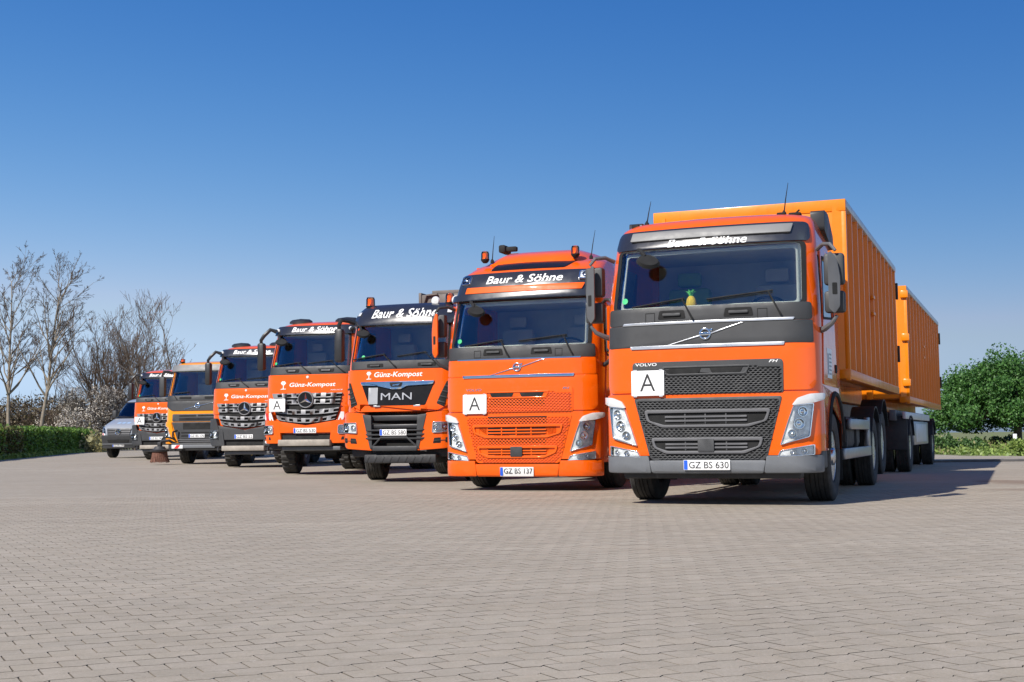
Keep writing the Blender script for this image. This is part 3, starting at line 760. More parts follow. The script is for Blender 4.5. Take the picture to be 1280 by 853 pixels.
def container(label, loc, rz, L, W, z0, z1, nrib, group, doors=False):
    """roll-off container: local y runs back from its front wall"""
    t = thing('roll_off_container', label, 'container', loc, rz, group); h = W/2; m = 'container_paint'
    box('front_wall', -h+.02, h-.02, .012, .06, z0+.12, z1-.06, m, t, .004)
    box('rear_wall', -h+.02, h-.02, L-.06, L-.02, z0+.12, z1-.06, m, t, .004)
    box('floor_plate', -h+.04, h-.04, .06, L-.06, z0+.10, z0+.16, m, t, .004)
    for s in (-1, 1):
        a, b = sorted((s*(h-.185), s*(h-.16)))
        box('side_wall', a, b, .06, L-.06, z0+.10, z1-.05, 'container_wall_paint', t, .003)
        a, b = sorted((s*(h-.20), s*h))
        box('top_rail', a, b, .095, L-.095, z1-.10, z1, 'galvanised', t, .012)
        box('bottom_rail', a, b, 0, L, z0+.02, z0+.15, m, t, .015)
        for k in range(nrib+1):
            y = .05+(L-.14)*k/nrib
            a, b = sorted((s*(h-.17), s*(h-.006)))
            bm = bmesh.new(); wd = .05 if 0 < k < nrib else .06
            vs = [(a if s < 0 else b, y-wd*.5), (a if s < 0 else b, y+wd*.5), (b if s < 0 else a, y+wd), (b if s < 0 else a, y-wd)]
            lo = [bm.verts.new((x, yy+.0, z0+.14)) for x, yy in vs]; hi = [bm.verts.new((x, yy, z1-.09)) for x, yy in vs]
            for q in range(4): bm.faces.new((lo[q], lo[(q+1) % 4], hi[(q+1) % 4], hi[q]))
            bm.faces.new(lo); bm.faces.new(hi)
            mk('rib', bm, m, t, smooth=False)
        # hook eyes and a ladder bracket on the side
        yk = L*.42
        bm = bmesh.new()
        for zz in (z0+1.1, z0+1.35): add_box(bm, s*h-.03, s*h+.015, yk, yk+.22, zz, zz+.05, .008)
        mk('tarpaulin_hook', bm, m, t)
    for x0, x1 in ((-h, -h+.06), (h-.06, h)):
        box('front_post', x0, x1, .008, .08, z0, z1-.10, m, t, .006)
    box('front_rail', -h, h, .0, .09, z1-.16, z1-.005, m, t, .008)
    box('rear_rail', -h, h, L-.09, L+.01, z1-.11, z1-.005, m, t, .015)
    bm = bmesh.new()
    for x in (-.5, .5): add_box(bm, x-.06, x+.06, -.03, .03, z0+.05, z1-.3, .01)
    add_box(bm, -.5, .5, -.03, .03, z1-.42, z1-.30, .01); mk('hook_frame', bm, m, t)
    tube('hook_bar', [(-.28, -.06, z1-.36), (.28, -.06, z1-.36)], .03, 'chassis_grey', t)
    for s in (-1, 1): box('runner', s*.53-.09, s*.53+.09, .1, L-.1, z0-.16, z0+.10, m, t, .01)
    if doors:
        for zz in (z0+.35, z0+1.25, z1-.25): box('hinge', h-.12, h+.03, -.05, .05, zz, zz+.14, m, t, .01)
    bm = bmesh.new(); add_box(bm, h-.01, h+.03, L-.03, L+.05, z0+.6, z0+.9, .01); add_box(bm, h-.01, h+.03, L-.03, L+.05, z1-.6, z1-.3, .01); mk('latch', bm, 'chassis_black', t)
    return t

GT = 'trucks lined up across the yard'
def place(X, Y, th, back=0.): return ((X+back*math.sin(th), Y+back*math.cos(th), gz(X, Y)), -th)
# nearest truck
TH1 = .375
L1, R1 = (2.6765, 15.518, 0.), -TH1
t1, F1 = truck_fh('orange truck with dark grey grille, grey bumper and plate GZ BS 630, nearest the camera', L1, R1, 0., False, 'orange_paint', 'dark_plastic', 'grey_plastic', 'dark_plastic', 'mirror_grey', 'GZ BS 630', 'Baur & Söhne', ('seat_green', 'interior_grey'), GT)
rear_end(t1, [4.75, 6.12], 8.5, lift={1: .12})
box('hooklift_frame', -.55, -.42, 1.2, 8.4, 1.0, 1.28, 'chassis_grey', t1, .01); box('hooklift_frame', .42, .55, 1.2, 8.4, 1.0, 1.28, 'chassis_grey', t1, .01)
for s in (-1, 1):
    def sx(a, b): return sorted((s*a, s*b))
    a, b = sx(1.13, 1.20); box('side_guard_rail', a, b, 1.05, 4.12, .46, .60, 'brushed_aluminium', t1, .01)
    a, b = sx(1.13, 1.20); box('side_guard_rail', a, b, 1.75, 3.95, .84, .98, 'brushed_aluminium', t1, .01)
    a, b = sx(1.12, 1.19); box('side_guard_plate', a, b, 3.95, 4.14, .50, 1.02, 'brushed_aluminium', t1, .01)
    a, b = sx(.5, 1.1); box('fuel_tank', a, b, 1.9, 3.6, .58, 1.02, 'chassis_black', t1, .08)
    a, b = sx(.55, 1.12); box('battery_box', a, b, .95, 1.6, .66, 1.12, 'chassis_black', t1, .03)
    mudguard(t1, 4.75, s, .64, .34, .54, 25, 140, x=1.05); mudguard(t1, 6.12, s, .64, .34, .68, 40, 160, x=1.05)
    box('mudflap', sx(.88, 1.2)[0], sx(.88, 1.2)[1], .66, .68, .22, .95, 'matt_black', t1, .003)
    tube('air_pipe', [(s*1.0, .75, 1.4), (s*1.08, .95, 1.28), (s*1.08, 1.2, 1.05), (s*.9, 1.3, .9)], .07, 'chassis_black', t1)
    box('guard_post', sx(1.06, 1.13)[0], sx(1.06, 1.13)[1], 1.78, 1.84, .5, 1.0, 'chassis_black', t1, .005); box('guard_post', sx(1.06, 1.13)[0], sx(1.06, 1.13)[1], 2.9, 2.96, .5, 1.0, 'chassis_black', t1, .005)
def loc_on(L, R, x, y, z=0):
    c, s = math.cos(R), math.sin(R); return (L[0]+x*c-y*s, L[1]+x*s+y*c, L[2]+z)
container('tall yellow-orange ribbed container carried on the nearest truck', loc_on(L1, R1, 0, 1.2), R1, 7.35, 2.54, 1.46, 3.80, 11, 'roll-off containers behind the nearest truck')
# toy on the dashboard
pt = thing('toy_pineapple', 'small yellow toy pineapple with green leaves behind the windscreen', 'toy', loc_on(L1, R1, -.215, -1.13, 2.205), R1)
lathe('fruit', [(0, .03), (.03, .055), (.08, .062), (.14, .05), (.17, .03), (.18, .0001)], 'pineapple_yellow', pt, 14, 'Z')
bm = bmesh.new()
for k in range(9):
    a = k*2*PI/9; rr = .05 if k % 2 else .03
    add_tube(bm, [(0, 0, .165), (math.cos(a)*rr*.6, math.sin(a)*rr*.6, .215), (math.cos(a)*rr*1.2, math.sin(a)*rr*1.2, .25-.02*(k % 2))], [.014, .012, .002], 5)
mk('leaves', bm, 'pineapple_green', pt)

# drawbar trailer behind the nearest truck
def trailer(loc, rz):
    t = thing('drawbar_trailer', 'dark drawbar trailer coupled behind the nearest truck, carrying the rear container', 'trailer', loc, rz)
    for s in (-1, 1):
        box('frame_rail', s*.95-.06, s*.95+.06, .0, 8.9, 1.03, 1.24, 'chassis_grey', t, .01)
        box('side_rail', min(s*1.13, s*1.2), max(s*1.13, s*1.2), .1, 6.2, 1.06, 1.2, 'galvanised', t, .01)
    bm = bmesh.new(); 
    for k in range(9): add_box(bm, -.9, .9, .2+k*1.05, .32+k*1.05, 1.04, 1.2)
    mk('cross_member', bm, 'chassis_black', t, smooth=False)
    for y in (1.0, 7.2, 8.35)[:2]:
        axle(t, y, .5)
        for s in (-1, 1):
            wheel(t, s*1.06, y, w=.28, kind='rear'); wheel(t, s*.75, y, w=.28, kind='rear'); mudguard(t, y, s, .60, .36, .52, 20, 160)
    for s in (-1, 1):
        box('mudguard_skirt', min(s*.72, s*1.2), max(s*.72, s*1.2), .28, .33, .45, 1.12, 'chassis_black', t, .01)
        box('tool_box', min(s*.55, s*1.17), max(s*.55, s*1.17), 2.2, 6.0, .52, 1.03, 'brushed_aluminium', t, .02)
        box('tool_box_lid', min(s*1.165, s*1.18), max(s*1.165, s*1.18), 2.6, 5.4, .58, .98, 'galvanised', t, .01)
    box('turntable', -.7, .7, .3, 1.7, .85, 1.04, 'chassis_black', t, .02)
    for s in (-1, 1): tube('drawbar', [(s*.6, .4, .78), (s*.15, -1.7, .75), (0, -2.1, .75)], .05, 'chassis_black', t)
    return t
TR = R1 - .012
LT = loc_on(L1, R1, 0, 10.7)
trailer(LT, TR)
container('shorter ribbed orange container on the trailer, rearmost of the two', loc_on(LT, TR, 0, .25), TR, 9.3, 2.54, 1.36, 3.72, 12, 'roll-off containers behind the nearest truck', doors=True)

# second truck
TH2 = .35
L2, R2 = (.55, 20.11, 0.), -TH2
t2, F2 = truck_fh('all-orange truck with high roof, two amber beacons and plate GZ BS 137', L2, R2, -.10, True, 'orange_paint', 'orange_paint', 'orange_paint', 'orange_paint', 'orange_paint', 'GZ BS 137', 'Baur & Söhne', ('interior_grey', 'interior_grey'), GT)
rear_end(t2, [4.75, 6.1], 8.4)
for s in (-1, 1): mudguard(t2, 4.75, s, .64, .6, .54, 25, 140, x=.92); mudguard(t2, 6.1, s, .64, .6, .54, 40, 160, x=.92)
container('low yellow-orange container behind the all-orange high-roofed truck', loc_on(L2, R2, 0, 1.5), R2, 6.6, 2.46, 1.4, 3.2, 8, 'low containers on the parked trucks')

# ------------------------------------------------------------------ compact heavy truck with wide black nose
def side_door(t, F, body, zo, y0, y1, z0, z1, wz0, wz1):
    for s in (1, -1):
        S = Side(F, s)
        hole = rounded([(y0+.10, wz0+zo), (y1-.12, wz0+.04+zo), (y1-.12, wz1+zo), (y0+.30, wz1+zo)], .05, 3)
        door = rounded([(y0, z0+zo), (y1, z0+zo), (y1, z1+zo), (y0+.22, z1+zo)], .05, 3)
        d = frame('door', door, hole, S, body, t, .0, .012, .003, .4)
        panel('door_window', inset(hole, -.02), S, 'mirror_side_glass', d, -.006, .008, 0, .5)
        panel('door_handle', rrect(y1-.2, y1-.06, wz0-.25+zo, wz0-.17+zo, .02), S, 'matt_black', d, .012, .012, .003, .4)
def flower_logo(t, F, x, z, h, off, mat='white_lettering'):
    """small figure beside the lettering: a flower on a bent stem over a base line"""
    o = sub_empty('figure_logo', t)
    for k in range(6):
        a = k*PI/3; cx, cz = x+.26*h*math.cos(a)*.8, z+h*.78+.26*h*math.sin(a)*.55
        panel('petal', [(cx+.13*h*math.cos(q*PI/4), cz+.12*h*math.sin(q*PI/4)) for q in range(8)], F, mat, o, off, .002, 0, .5)
    panel('stem', [(x-.05*h, z+.1*h), (x+.05*h, z+.1*h), (x+.06*h, z+.65*h), (x-.02*h, z+.65*h)], F, mat, o, off, .002, 0, .5)
    panel('base_line', [(x-.4*h, z), (x+.35*h, z+.02*h), (x+.35*h, z+.09*h), (x-.2*h, z+.10*h)], F, mat, o, off, .002, 0, .5)
def shell_cab(t, F, W, yb, zo, ws, body, ydoor, wtop, archz=1.3, archy=.8):
    ys = [ydoor[0], ydoor[0]+.3, ydoor[1]-.1, ydoor[1], yb-.05]
    def op(k, a, b, z0, z1):
        if k == 'F': return a >= -.86 and b <= .86 and z0 >= ws[0]+zo-.001 and z1 <= ws[1]+zo+.001
        if k in 'RL':
            if a >= ydoor[0]-.001 and b <= ydoor[1]+.001 and z0 >= wtop[0]+zo-.001 and z1 <= wtop[1]+zo+.001: return True
            if z1 <= archz+zo+.001 and a > archy: return True
        return False
    shell(F, US, ys, yb, op, mat=body, parent=t, extra=(archz+zo, wtop[0]+zo, wtop[1]+zo))

def truck_man(label, loc, rz, plate, group):
    t = thing('truck', label, 'truck', loc, rz, group); zo = 0.; b = 'orange_paint'
    rows = [(.60, .42, 1.06, .07, .26, .22), (1.25, .42, 1.06, .07, .26, .22), (1.27, .10, 1.06, .07, .26, .22), (2.05, .15, 1.06, .07, .26, .22), (2.17, .16, 1.055, .07, .26, .22),
            (2.87, .34, 1.02, .08, .26, .22), (3.05, .42, 1.0, .09, .28, .24), (3.18, .55, .96, .12, .3, .26), (3.25, .75, .92, .15, .3, .28), (3.28, 1.05, .86, .15, .3, .28)]
    F = Face(rows)
    shell_cab(t, F, 1.06, 2.0, 0, (2.17, 2.87), b, (.62, 1.55), (2.16, 2.76), 1.32, .75)
    side_door(t, F, b, 0, .5, 1.6, 1.36, 2.86, 2.1, 2.78)
    wz = rounded([(-.93, 2.18), (.93, 2.18), (.90, 2.865), (-.90, 2.865)], .06, 4)
    panel('windscreen', wz, F, 'windscreen_glass', t, -.01, .012, 0, .12)
    frame('windscreen_seal', inset(wz, -.03), wz, F, 'matt_black', t, .0, .008, 0, .12)
    interior(t, .88, .48, 1.98, 2.18, 2.95, 3, ('interior_grey', 'interior_light'))
    panel('wiper_panel', rounded([(-.94, 2.04), (.96, 2.04), (.955, 2.185), (-.935, 2.185)], .02, 3), F, 'dark_plastic', t, .0, .02, .004)
    for x0, x1 in ((-.60, -.27), (.40, .74)):
        h = panel('bonnet_handle', rounded([(x0, 2.075), (x1, 2.075), (x1, 2.14), (x0, 2.14)], .02, 3), F, 'matt_black', t, .02, .004, .001)
        panel('handle_grip', rrect(x0+.07, x1-.07, 2.09, 2.12, .008), F, 'dark_plastic', h, .024, .02, .003)
    # big sun visor with the lettering
    panel('sun_visor', rounded([(-.98, 2.85), (.98, 2.85), (.88, 3.21), (-.88, 3.21)], [.06, .06, .2, .2], 6), F, 'visor_black', t, .01, .05, .02)
    text('roof_lettering', 'Baur & Söhne', -.60, .68, 2.965, 3.115, F, 'white_lettering', t, .062, .002, .22, .013)
    for x, ang in ((-.93, 0), (.93, 0)):
        panel('marker_lamp', rrect(x*.93-.03, x*.93+.03, 3.03, 3.08, .01), F, 'lamp_white', t, .06, .006, .001, .3)
    # front panel with vents
    panel('front_panel', rounded([(-1.0, 1.40), (-.74, 1.25), (.74, 1.25), (1.0, 1.40), (1.02, 2.03), (-1.02, 2.03)], [.05, .12, .12, .05, .01, .01], 4), F, b, t, .0, .03, .008)
    gp = rounded([(-.53, 1.375), (.56, 1.375), (.735, 1.81), (-.71, 1.81)], [.03, .03, .02, .02], 4)
    g = panel('nose_grille', gp, F, 'gloss_black', t, .03, .006, .002)
    hb = rounded([(-.705, 1.805), (.73, 1.805), (.70, 1.745), (.22, 1.725), (.10, 1.665), (-.08, 1.665), (-.20, 1.725), (-.68, 1.745)], .015, 3)
    panel('chrome_bar', hb, F, 'chrome', t, .036, .025, .008)
    panel('lion_badge', rounded([(-.09, 1.705), (.11, 1.705), (.14, 1.785), (-.12, 1.785)], .02, 3), F, 'matt_black', t, .062, .003, .001)
    panel('lion_mark', [(-.06, 1.722), (.0, 1.735), (.05, 1.73), (.09, 1.765), (.03, 1.757), (-.02, 1.748), (-.05, 1.75)], F, 'chrome', t, .065, .002, 0)
    text('maker_lettering', 'MAN', -.29, .31, 1.475, 1.60, F, 'badge_grey', t, .037, .012, 0, 0.)
    panel('sign_holder', rrect(-.54, -.355, 1.40, 1.70, .008), F, 'grey_sign', t, .037, .012, .002)
    for x in (-.44, .34): box('sign_bracket', x, x+.13, .08, .12, 1.355, 1.385, 'galvanised', t, .003)
    for s in (-1, 1):
        v = rounded([(s*.77, 1.40), (s*.90, 1.34), (s*.975, 1.80), (s*.93, 1.80)], .015, 3)
        vo = panel('side_vent', v, F, 'matt_black', t, .03, .004, .001)
        for k in range(4):
            z = 1.43+.09*k; x = s*(.80+.032*k)
            panel('vent_slat', [(x, z), (x+s*.105, z-.03), (x+s*.105, z-.005), (x, z+.025)], F, 'dark_plastic', vo, .034, .012, .002)
        # bumper corner with lamps
        FB = Face([(.5, .02, 1.08, .06, .3, .26), (1.4, .02, 1.08, .06, .3, .26)])
        bp = rounded([(s*.435, .57), (s*1.03, .61), (s*1.05, 1.28), (s*.61, 1.235)], [.02, .12, .16, .03], 5)
        panel('bumper_corner', bp, FB, b, t, -.05, .08, .015, .08)
        headlight(t, rounded([(s*.725, .875), (s*1.02, .895), (s*1.035, 1.075), (s*.74, 1.075)], .03, 3), FB, .028, [(s*.80, .975, .055), (s*.93, .985, .06)], .03)
        lv = panel('lower_vent', rounded([(s*.735, .69), (s*1.01, .71), (s*1.02, .80), (s*.76, .79)], .015, 3), FB, 'matt_black', t, .03, .004, .001)
        panel('vent_slat', [(s*.75, .735), (s*1.01, .745), (s*1.01, .758), (s*.75, .748)], FB, 'dark_plastic', lv, .034, .01, .001)
        panel('bumper_inner', rounded([(s*.43, .60), (s*.47, .60), (s*.62, 1.22), (s*.45, 1.20)], .01, 2), FB, 'dark_plastic', t, -.02, .06, .004)
    # dark centre
    fl = Flat(.12)
    box('radiator', -.70, .72, .34, .40, .58, 1.26, 'matt_black', t, .01)
    box('centre_bar', -.50, .52, .07, .16, 1.10, 1.20, 'black_plastic', t, .015); box('centre_bar', -.46, .48, .05, .16, .96, 1.04, 'black_plastic', t, .02)
    for z in (.78, .85, .93): tube('guard_bar', [(-.56, .02, z+.01), (-.5, -.02, z), (.52, -.02, z), (.58, .02, z+.01)], .016, 'dark_plastic', t, 6)
    tube('guard_bar', [(-.46, .0, .60), (-.24, -.04, .80), (.26, -.04, .80), (.48, 0, .60)], .018, 'dark_plastic', t, 6)
    box('front_step', -.42, .45, -.03, .16, .56, .65, 'dark_plastic', t, .015)
    number_plate(t, plate, Flat(-.04), 0, .835, .004)
    bm = bmesh.new(); add_box(bm, -.62, .78, .05, .7, .34, .50, .03)
    for k in range(9): add_box(bm, -.58+.15*k, -.53+.15*k, .044, .056, .36, .47, .003, Matrix.Rotation(.5, 3, 'Y'))
    mk('skid_plate', bm, 'chassis_black', t); box('underrun_beam', -.95, .95, .25, .5, .45, .6, 'chassis_black', t, .02)
    wiper(t, F, (-.02, 2.08), (-.28, 2.30), ((-.9, 2.225), (-.25, 2.31))); wiper(t, F, (.80, 2.09), (.52, 2.32), ((0, 2.26), (.55, 2.33)))
    text('door_lettering', 'Günz-Kompost', -.44, .50, 1.865, 1.985, F, 'white_lettering', t, .031, .002, .18, .014)
    flower_logo(t, F, -.55, 1.855, .14, .031)
    look_down_mirror(t, F, -.82, 2.80, s=.95)
    panel('eco_sticker', [(-.70+.035*math.cos(k*PI/8), 2.27+.035*math.sin(k*PI/8)) for k in range(16)], F, 'sticker_green', t, .003, .001, 0, .5)
    mirror_block(t, -1, 1.22, .28, 2.2, 2.82, (.98, .5, 2.92), .17); mirror_block(t, 1, 1.22, .28, 2.2, 2.82, (.98, .5, 2.92), .17)
    beacon(t, -.80, .75, 3.24, .085, .19); beacon(t, .80, .75, 3.24, .085, .19)
    for x in (.55, .95):
        lathe('roof_lamp', [(.62, .0001), (.63, .07), (.66, .085), (.74, .04), (.75, .0001)], 'lamp_white', t, 16, 'Y', (x, 0, 3.30))
    # folded loading crane behind the cab
    bm = bmesh.new(); add_box(bm, -.42, 1.0, 2.3, 2.7, 3.34, 3.62, .02); add_box(bm, -.2, 1.0, 2.35, 2.65, 3.62, 3.70, .01); add_box(bm, -.3, .3, 2.3, 2.8, 1.0, 3.4, .03)
    add_tube(bm, [(-.35, 2.28, 3.42), (-.28, 2.26, 3.60), (-.05, 2.26, 3.62)], .025, 6); add_box(bm, -.46, -.40, 2.28, 2.72, 3.30, 3.66, .01)
    mk('loading_crane', bm, 'crane_grey', t)
    for s in (-1, 1): wheel(t, s*.985, 1.47, w=.33, kind='front', mat='rim_silver', blocky=False, steer=.22); mudguard(t, 1.47, s, .62, .36, .56, 5, 175, x=.98)
    axle(t, 1.47, .5); underbody(t, .5, 2.2, .5, 1.25, .5)
    rear_end(t, [5.2, 6.55], 8.2, yfr=.5)
    bx = box('tipper_body', -1.2, 1.2, 3.1, 8.2, 1.15, 2.4, 'container_paint', t, .02)
    for k in range(6):
        for s in (-1, 1): box('body_post', s*1.2-.03, s*1.2+.03, 3.2+k*.96, 3.3+k*.96, 1.15, 2.4, 'container_paint', t, .01)
    return t
simple('badge_grey', (.42, .43, .45), .35, .4, 0, .05)
simple('grey_sign', (.36, .37, .38), .35, .3, 0, .04)
simple('crane_grey', (.11, .095, .085), .6, 0, 0, .2, 3)
truck_man('orange truck with big black nose grille lettered MAN, tubular front guard and folded crane', (-2.1286, 22.858, gz(-2.1, 22.9)), -.32, 'GZ BS 580', GT)

# ------------------------------------------------------------------ construction truck with star badge and toothed slats (three)
def truck_arocs(label, loc, rz, dz, plate, bumper, sign, roof_shells, text_roof, stack, group, wide=1.055):
    t = thing('truck', label, 'truck', loc, rz, group); zo = dz; b = 'orange_paint'; Z = lambda v: v+zo
    rows = [(.70, .08, 1.03, .06, .26, .22), (1.36, .08, 1.03, .06, .26, .22), (2.20, .14, 1.02, .06, .26, .22), (2.37, .16, 1.01, .06, .26, .22),
            (3.11, .36, .96, .08, .26, .22), (3.20, .40, .95, .08, .26, .22), (3.30, .46, .93, .09, .28, .24), (3.36, .56, .90, .12, .3, .26), (3.42, .80, .86, .14, .3, .28), (3.46, 1.15, .82, .14, .3, .28)]
    rows = [tuple([q[0]+zo]+list(q[1:])) for q in rows]
    F = Face(rows); P = lambda pts: [(x, z+zo) for x, z in pts]
    shell_cab(t, F, 1.03, 2.0, zo, (2.37, 3.11), b, (.62, 1.55), (2.32, 2.98), 1.45, .75)
    side_door(t, F, b, zo, .5, 1.6, 1.5, 3.1, 2.28, 3.0)
    wz = rounded(P([(-.90, 2.38), (.90, 2.38), (.83, 3.10), (-.83, 3.10)]), .06, 4)
    panel('windscreen', wz, F, 'windscreen_glass', t, -.01, .012, 0, .12)
    frame('windscreen_seal', inset(wz, -.03), wz, F, 'matt_black', t, .0, .008, 0, .12)
    interior(t, .84, .50, 1.98, Z(2.38), Z(3.14), 3, ('interior_grey', 'interior_light'))
    panel('wiper_panel', rounded(P([(-.93, 2.21), (.93, 2.21), (.925, 2.385), (-.925, 2.385)]), .02, 3), F, 'dark_plastic', t, .0, .02, .004)
    for x0, x1 in ((-.55, -.20), (.22, .60)):
        h = panel('bonnet_handle', rounded(P([(x0+.05, 2.25), (x1-.02, 2.25), (x1, 2.33), (x0, 2.33)]), .02, 3), F, 'matt_black', t, .02, .004, .001)
        panel('handle_grip', rrect(x0+.09, x1-.09, Z(2.275), Z(2.305), .008), F, 'grey_frame', h, .024, .02, .003)
    panel('visor_band', rounded(P([(-.93, 3.10), (.93, 3.10), (.88, 3.29), (-.88, 3.29)]), .04, 3), F, 'visor_black', t, .005, .05, .012)
    text('roof_lettering', text_roof, -.49, .56, Z(3.15), Z(3.255), F, 'white_lettering', t, .057, .002, .22, .013)
    for s in (-1, 1):
        lathe('marker_lamp', [(.36, .0001), (.365, .035), (.39, .04), (.40, .0001)], 'lamp_white', t, 12, 'Y', (s*.85, .06, Z(3.23)))
        if roof_shells:
            bm = bmesh.new(); add_lathe(bm, [(0, .27), (.05, .26), (.09, .2), (.11, .0001)], 20, 'Z')
            bmesh.ops.transform(bm, matrix=Matrix.Translation((s*.55, .95, Z(3.42))) @ Matrix.Rotation(.12, 4, 'X') @ Matrix.Diagonal((1., .7, 1, 1)), verts=bm.verts[:]); mk('roof_air_inlet', bm, 'black_plastic', t)
    panel('front_panel', rounded(P([(-.97, 1.50), (.97, 1.50), (1.0, 2.205), (-1.0, 2.205)]), .02, 3), F, b, t, .0, .028, .006)
    text('front_lettering', 'Günz-Kompost', -.42, .64, Z(1.91), Z(2.03), F, 'white_lettering', t, .029, .002, .18, .014)
    flower_logo(t, F, -.57, Z(1.885), .18, .029)
    text('model_lettering', 'AROCS', .52, .80, Z(1.845), Z(1.868), F, 'light_lettering', t, .029, .003, .3, .01)
    lathe('bonnet_badge', [(.0, .0001), (.004, .03), (.02, .03), (.022, .0001)], 'lamp_white', t, 14, 'Y', (0, F.y(0, Z(2.15))-.045, Z(2.15)))
    # grille: dark backing, four rows of silver toothed slats, round star
    gp = rounded(P([(0, 1.10), (.66, 1.20), (.74, 1.40), (.80, 1.79), (-.80, 1.79), (-.74, 1.40), (-.66, 1.20)]), .02, 3)
    g = panel('grille', gp, F, 'matt_black', t, .028, .008, .002)
    for (z0, z1, w0, w1, sag) in ((1.69, 1.79, .775, .80, 0), (1.55, 1.65, .755, .775, 0), (1.37, 1.47, .72, .745, .045), (1.22, 1.32, .655, .69, .075)):
        bm2 = bmesh.new(); n = 14
        def xz(k, q): 
            u = -1+2*k/n; return ((w0+(w1-w0)*q)*u, z0+(z1-z0)*q - sag*(1-u*u)+zo)
        for k in range(n):
            a, b_, c, d = xz(k, 0), xz(k+1, 0), xz(k+1, 1), xz(k, 1)
            # toothed: solid upper lip, open window in every second field
            mid = lambda p, q, r: (p[0]+(q[0]-p[0])*r, p[1]+(q[1]-p[1])*r)
            A, B = mid(a, d, .72), mid(b_, c, .72)
            Lo, Lp = mid(a, d, .14), mid(b_, c, .14)
            quads = [(A, B, c, d), (a, b_, Lp, Lo)] if k % 2 else [(a, b_, c, d)]
            for q in quads:
                try: bm2.faces.new([bm2.verts.new((p[0], 0, p[1])) for p in q])
                except ValueError: pass
        bmesh.ops.remove_doubles(bm2, verts=bm2.verts[:], dist=1e-4)
        mk('slat', wrap(bm2, F, .034, .045, 0, .003), 'slat_silver', g)
    R = .185; st = sub_empty('star_badge', t); yb = F.y(0, Z(1.65))
    lathe('badge_disc', [(yb-.04, .0001), (yb-.10, .0001), (yb-.10, R*.84), (yb-.04, R*.9)], 'gloss_black', st, 36, 'Y', (0, 0, Z(1.65)))
    lathe('badge_ring', [(yb-.04, R), (yb-.10, R*1.0), (yb-.115, R*.95), (yb-.115, R*.90), (yb-.10, R*.85), (yb-.06, R*.84)], 'slat_silver', st, 36, 'Y', (0, 0, Z(1.65)))
    bm = bmesh.new(); c0 = bm.verts.new((0, yb-.135, Z(1.65))); pts = []
    for k in range(6):
        a = PI/2 + k*PI/3; rr = R*.88 if k % 2 == 0 else R*.20; pts.append(bm.verts.new((rr*math.cos(a), yb-.104, Z(1.65)+rr*math.sin(a))))
    for k in range(6): bm.faces.new((c0, pts[k], pts[(k+1) % 6]))
    mk('badge_star', bm, 'chrome', st, smooth=False)
    if sign: a_sign(t, Flat(-.03), -.83, Z(1.395), .0, .375, .285)
    # bumper
    orange = bumper == 'orange_paint'
    FB = Face([(.4, .0, 1.05, .06, .32, .28), (1.5, .0, 1.05, .06, .32, .28)])
    for s in (-1, 1):
        Q = lambda pts: P([(s*x, z) for x, z in pts])
        if orange:
            panel('bumper_corner', rounded(Q([(.56, .70), (.90, .70), (1.03, .76), (1.035, 1.30), (.95, 1.50), (.84, 1.50), (.76, 1.22), (.60, 1.10)]), .03, 3), FB, bumper, t, -.05, .08, .015, .08)
            headlight(t, rounded(Q([(.74, .90), (1.0, .895), (1.02, 1.09), (.75, 1.10)]), .04, 3), FB, .028, [(s*.82, Z(.995), .06), (s*.94, Z(.995), .05)], .03)
            r_ = panel('warning_plate', Q([(.74, 1.20), (1.0, 1.22), (1.01, 1.36), (.80, 1.38)]), FB, 'white_sign', t, .03, .003, 0)
            panel('warning_stripe', Q([(.84, 1.205), (.92, 1.212), (.98, 1.366), (.90, 1.37)]), FB, 'reflector_red', r_, .033, .001, 0)
            panel('corner_vent', rounded(Q([(.80, .77), (1.0, .79), (1.0, .84), (.82, .84)]), .01, 2), FB, 'matt_black', t, .03, .003, .001)
            lathe('position_lamp', [(-.06, .0001), (-.055, .03), (-.03, .03)], 'lamp_white', t, 12, 'Y', (s*.97, .16, Z(.73)))
        else:
            panel('bumper_corner', rounded(Q([(.54, .64), (.90, .62), (1.04, .76), (1.05, 1.36), (.80, 1.40), (.74, 1.12), (.60, 1.06)]), .04, 3), FB, bumper, t, -.05, .10, .02, .08)
            h = headlight(t, rounded(Q([(.72, .84), (1.0, .83), (1.01, 1.04), (.74, 1.06)]), .03, 3), FB, .046, [(s*.80, Z(.95), .055), (s*.92, Z(.95), .055)], .03)
            bm = bmesh.new()
            for k in range(4): add_tube(bm, [FB.pos(s*.72, Z(.85+.06*k), .09), FB.pos(s*1.0, Z(.845+.06*k), .09)], .008, 5)
            for x in (.74, .86, .97): add_tube(bm, [FB.pos(s*x, Z(.83), .09), FB.pos(s*x, Z(1.06), .09)], .008, 5)
            mk('lamp_guard', bm, 'dark_plastic', t)
            tube('tow_hook', [(s*.70, -.02, Z(.60)), (s*.70, -.09, Z(.58)), (s*.70, -.10, Z(.52)), (s*.70, -.04, Z(.50))], .025, 'chassis_black', t, 6)
    if orange:
        panel('bumper_centre', rounded(P([(-.62, .93), (.62, .93), (.74, 1.20), (.02, 1.085), (-.74, 1.20)]), .02, 2), FB, bumper, t, -.05, .078, .012, .1)
    else:
        panel('bumper_centre', rounded(P([(-.66, .80), (.66, .80), (.78, 1.20), (.02, 1.06), (-.78, 1.20)]), .02, 2), FB, bumper, t, -.05, .078, .012, .1)
    zp = .92 if orange else .83
    number_plate(t, plate, FB, 0, Z(zp), .03)
    panel('lower_intake', rounded(P([(-.60, zp-.22), (.60, zp-.22), (.58, zp-.02), (-.58, zp-.02)]), .06, 3), FB, 'matt_black', t, -.06, .03, .004)
    sz = .64 if orange else .50
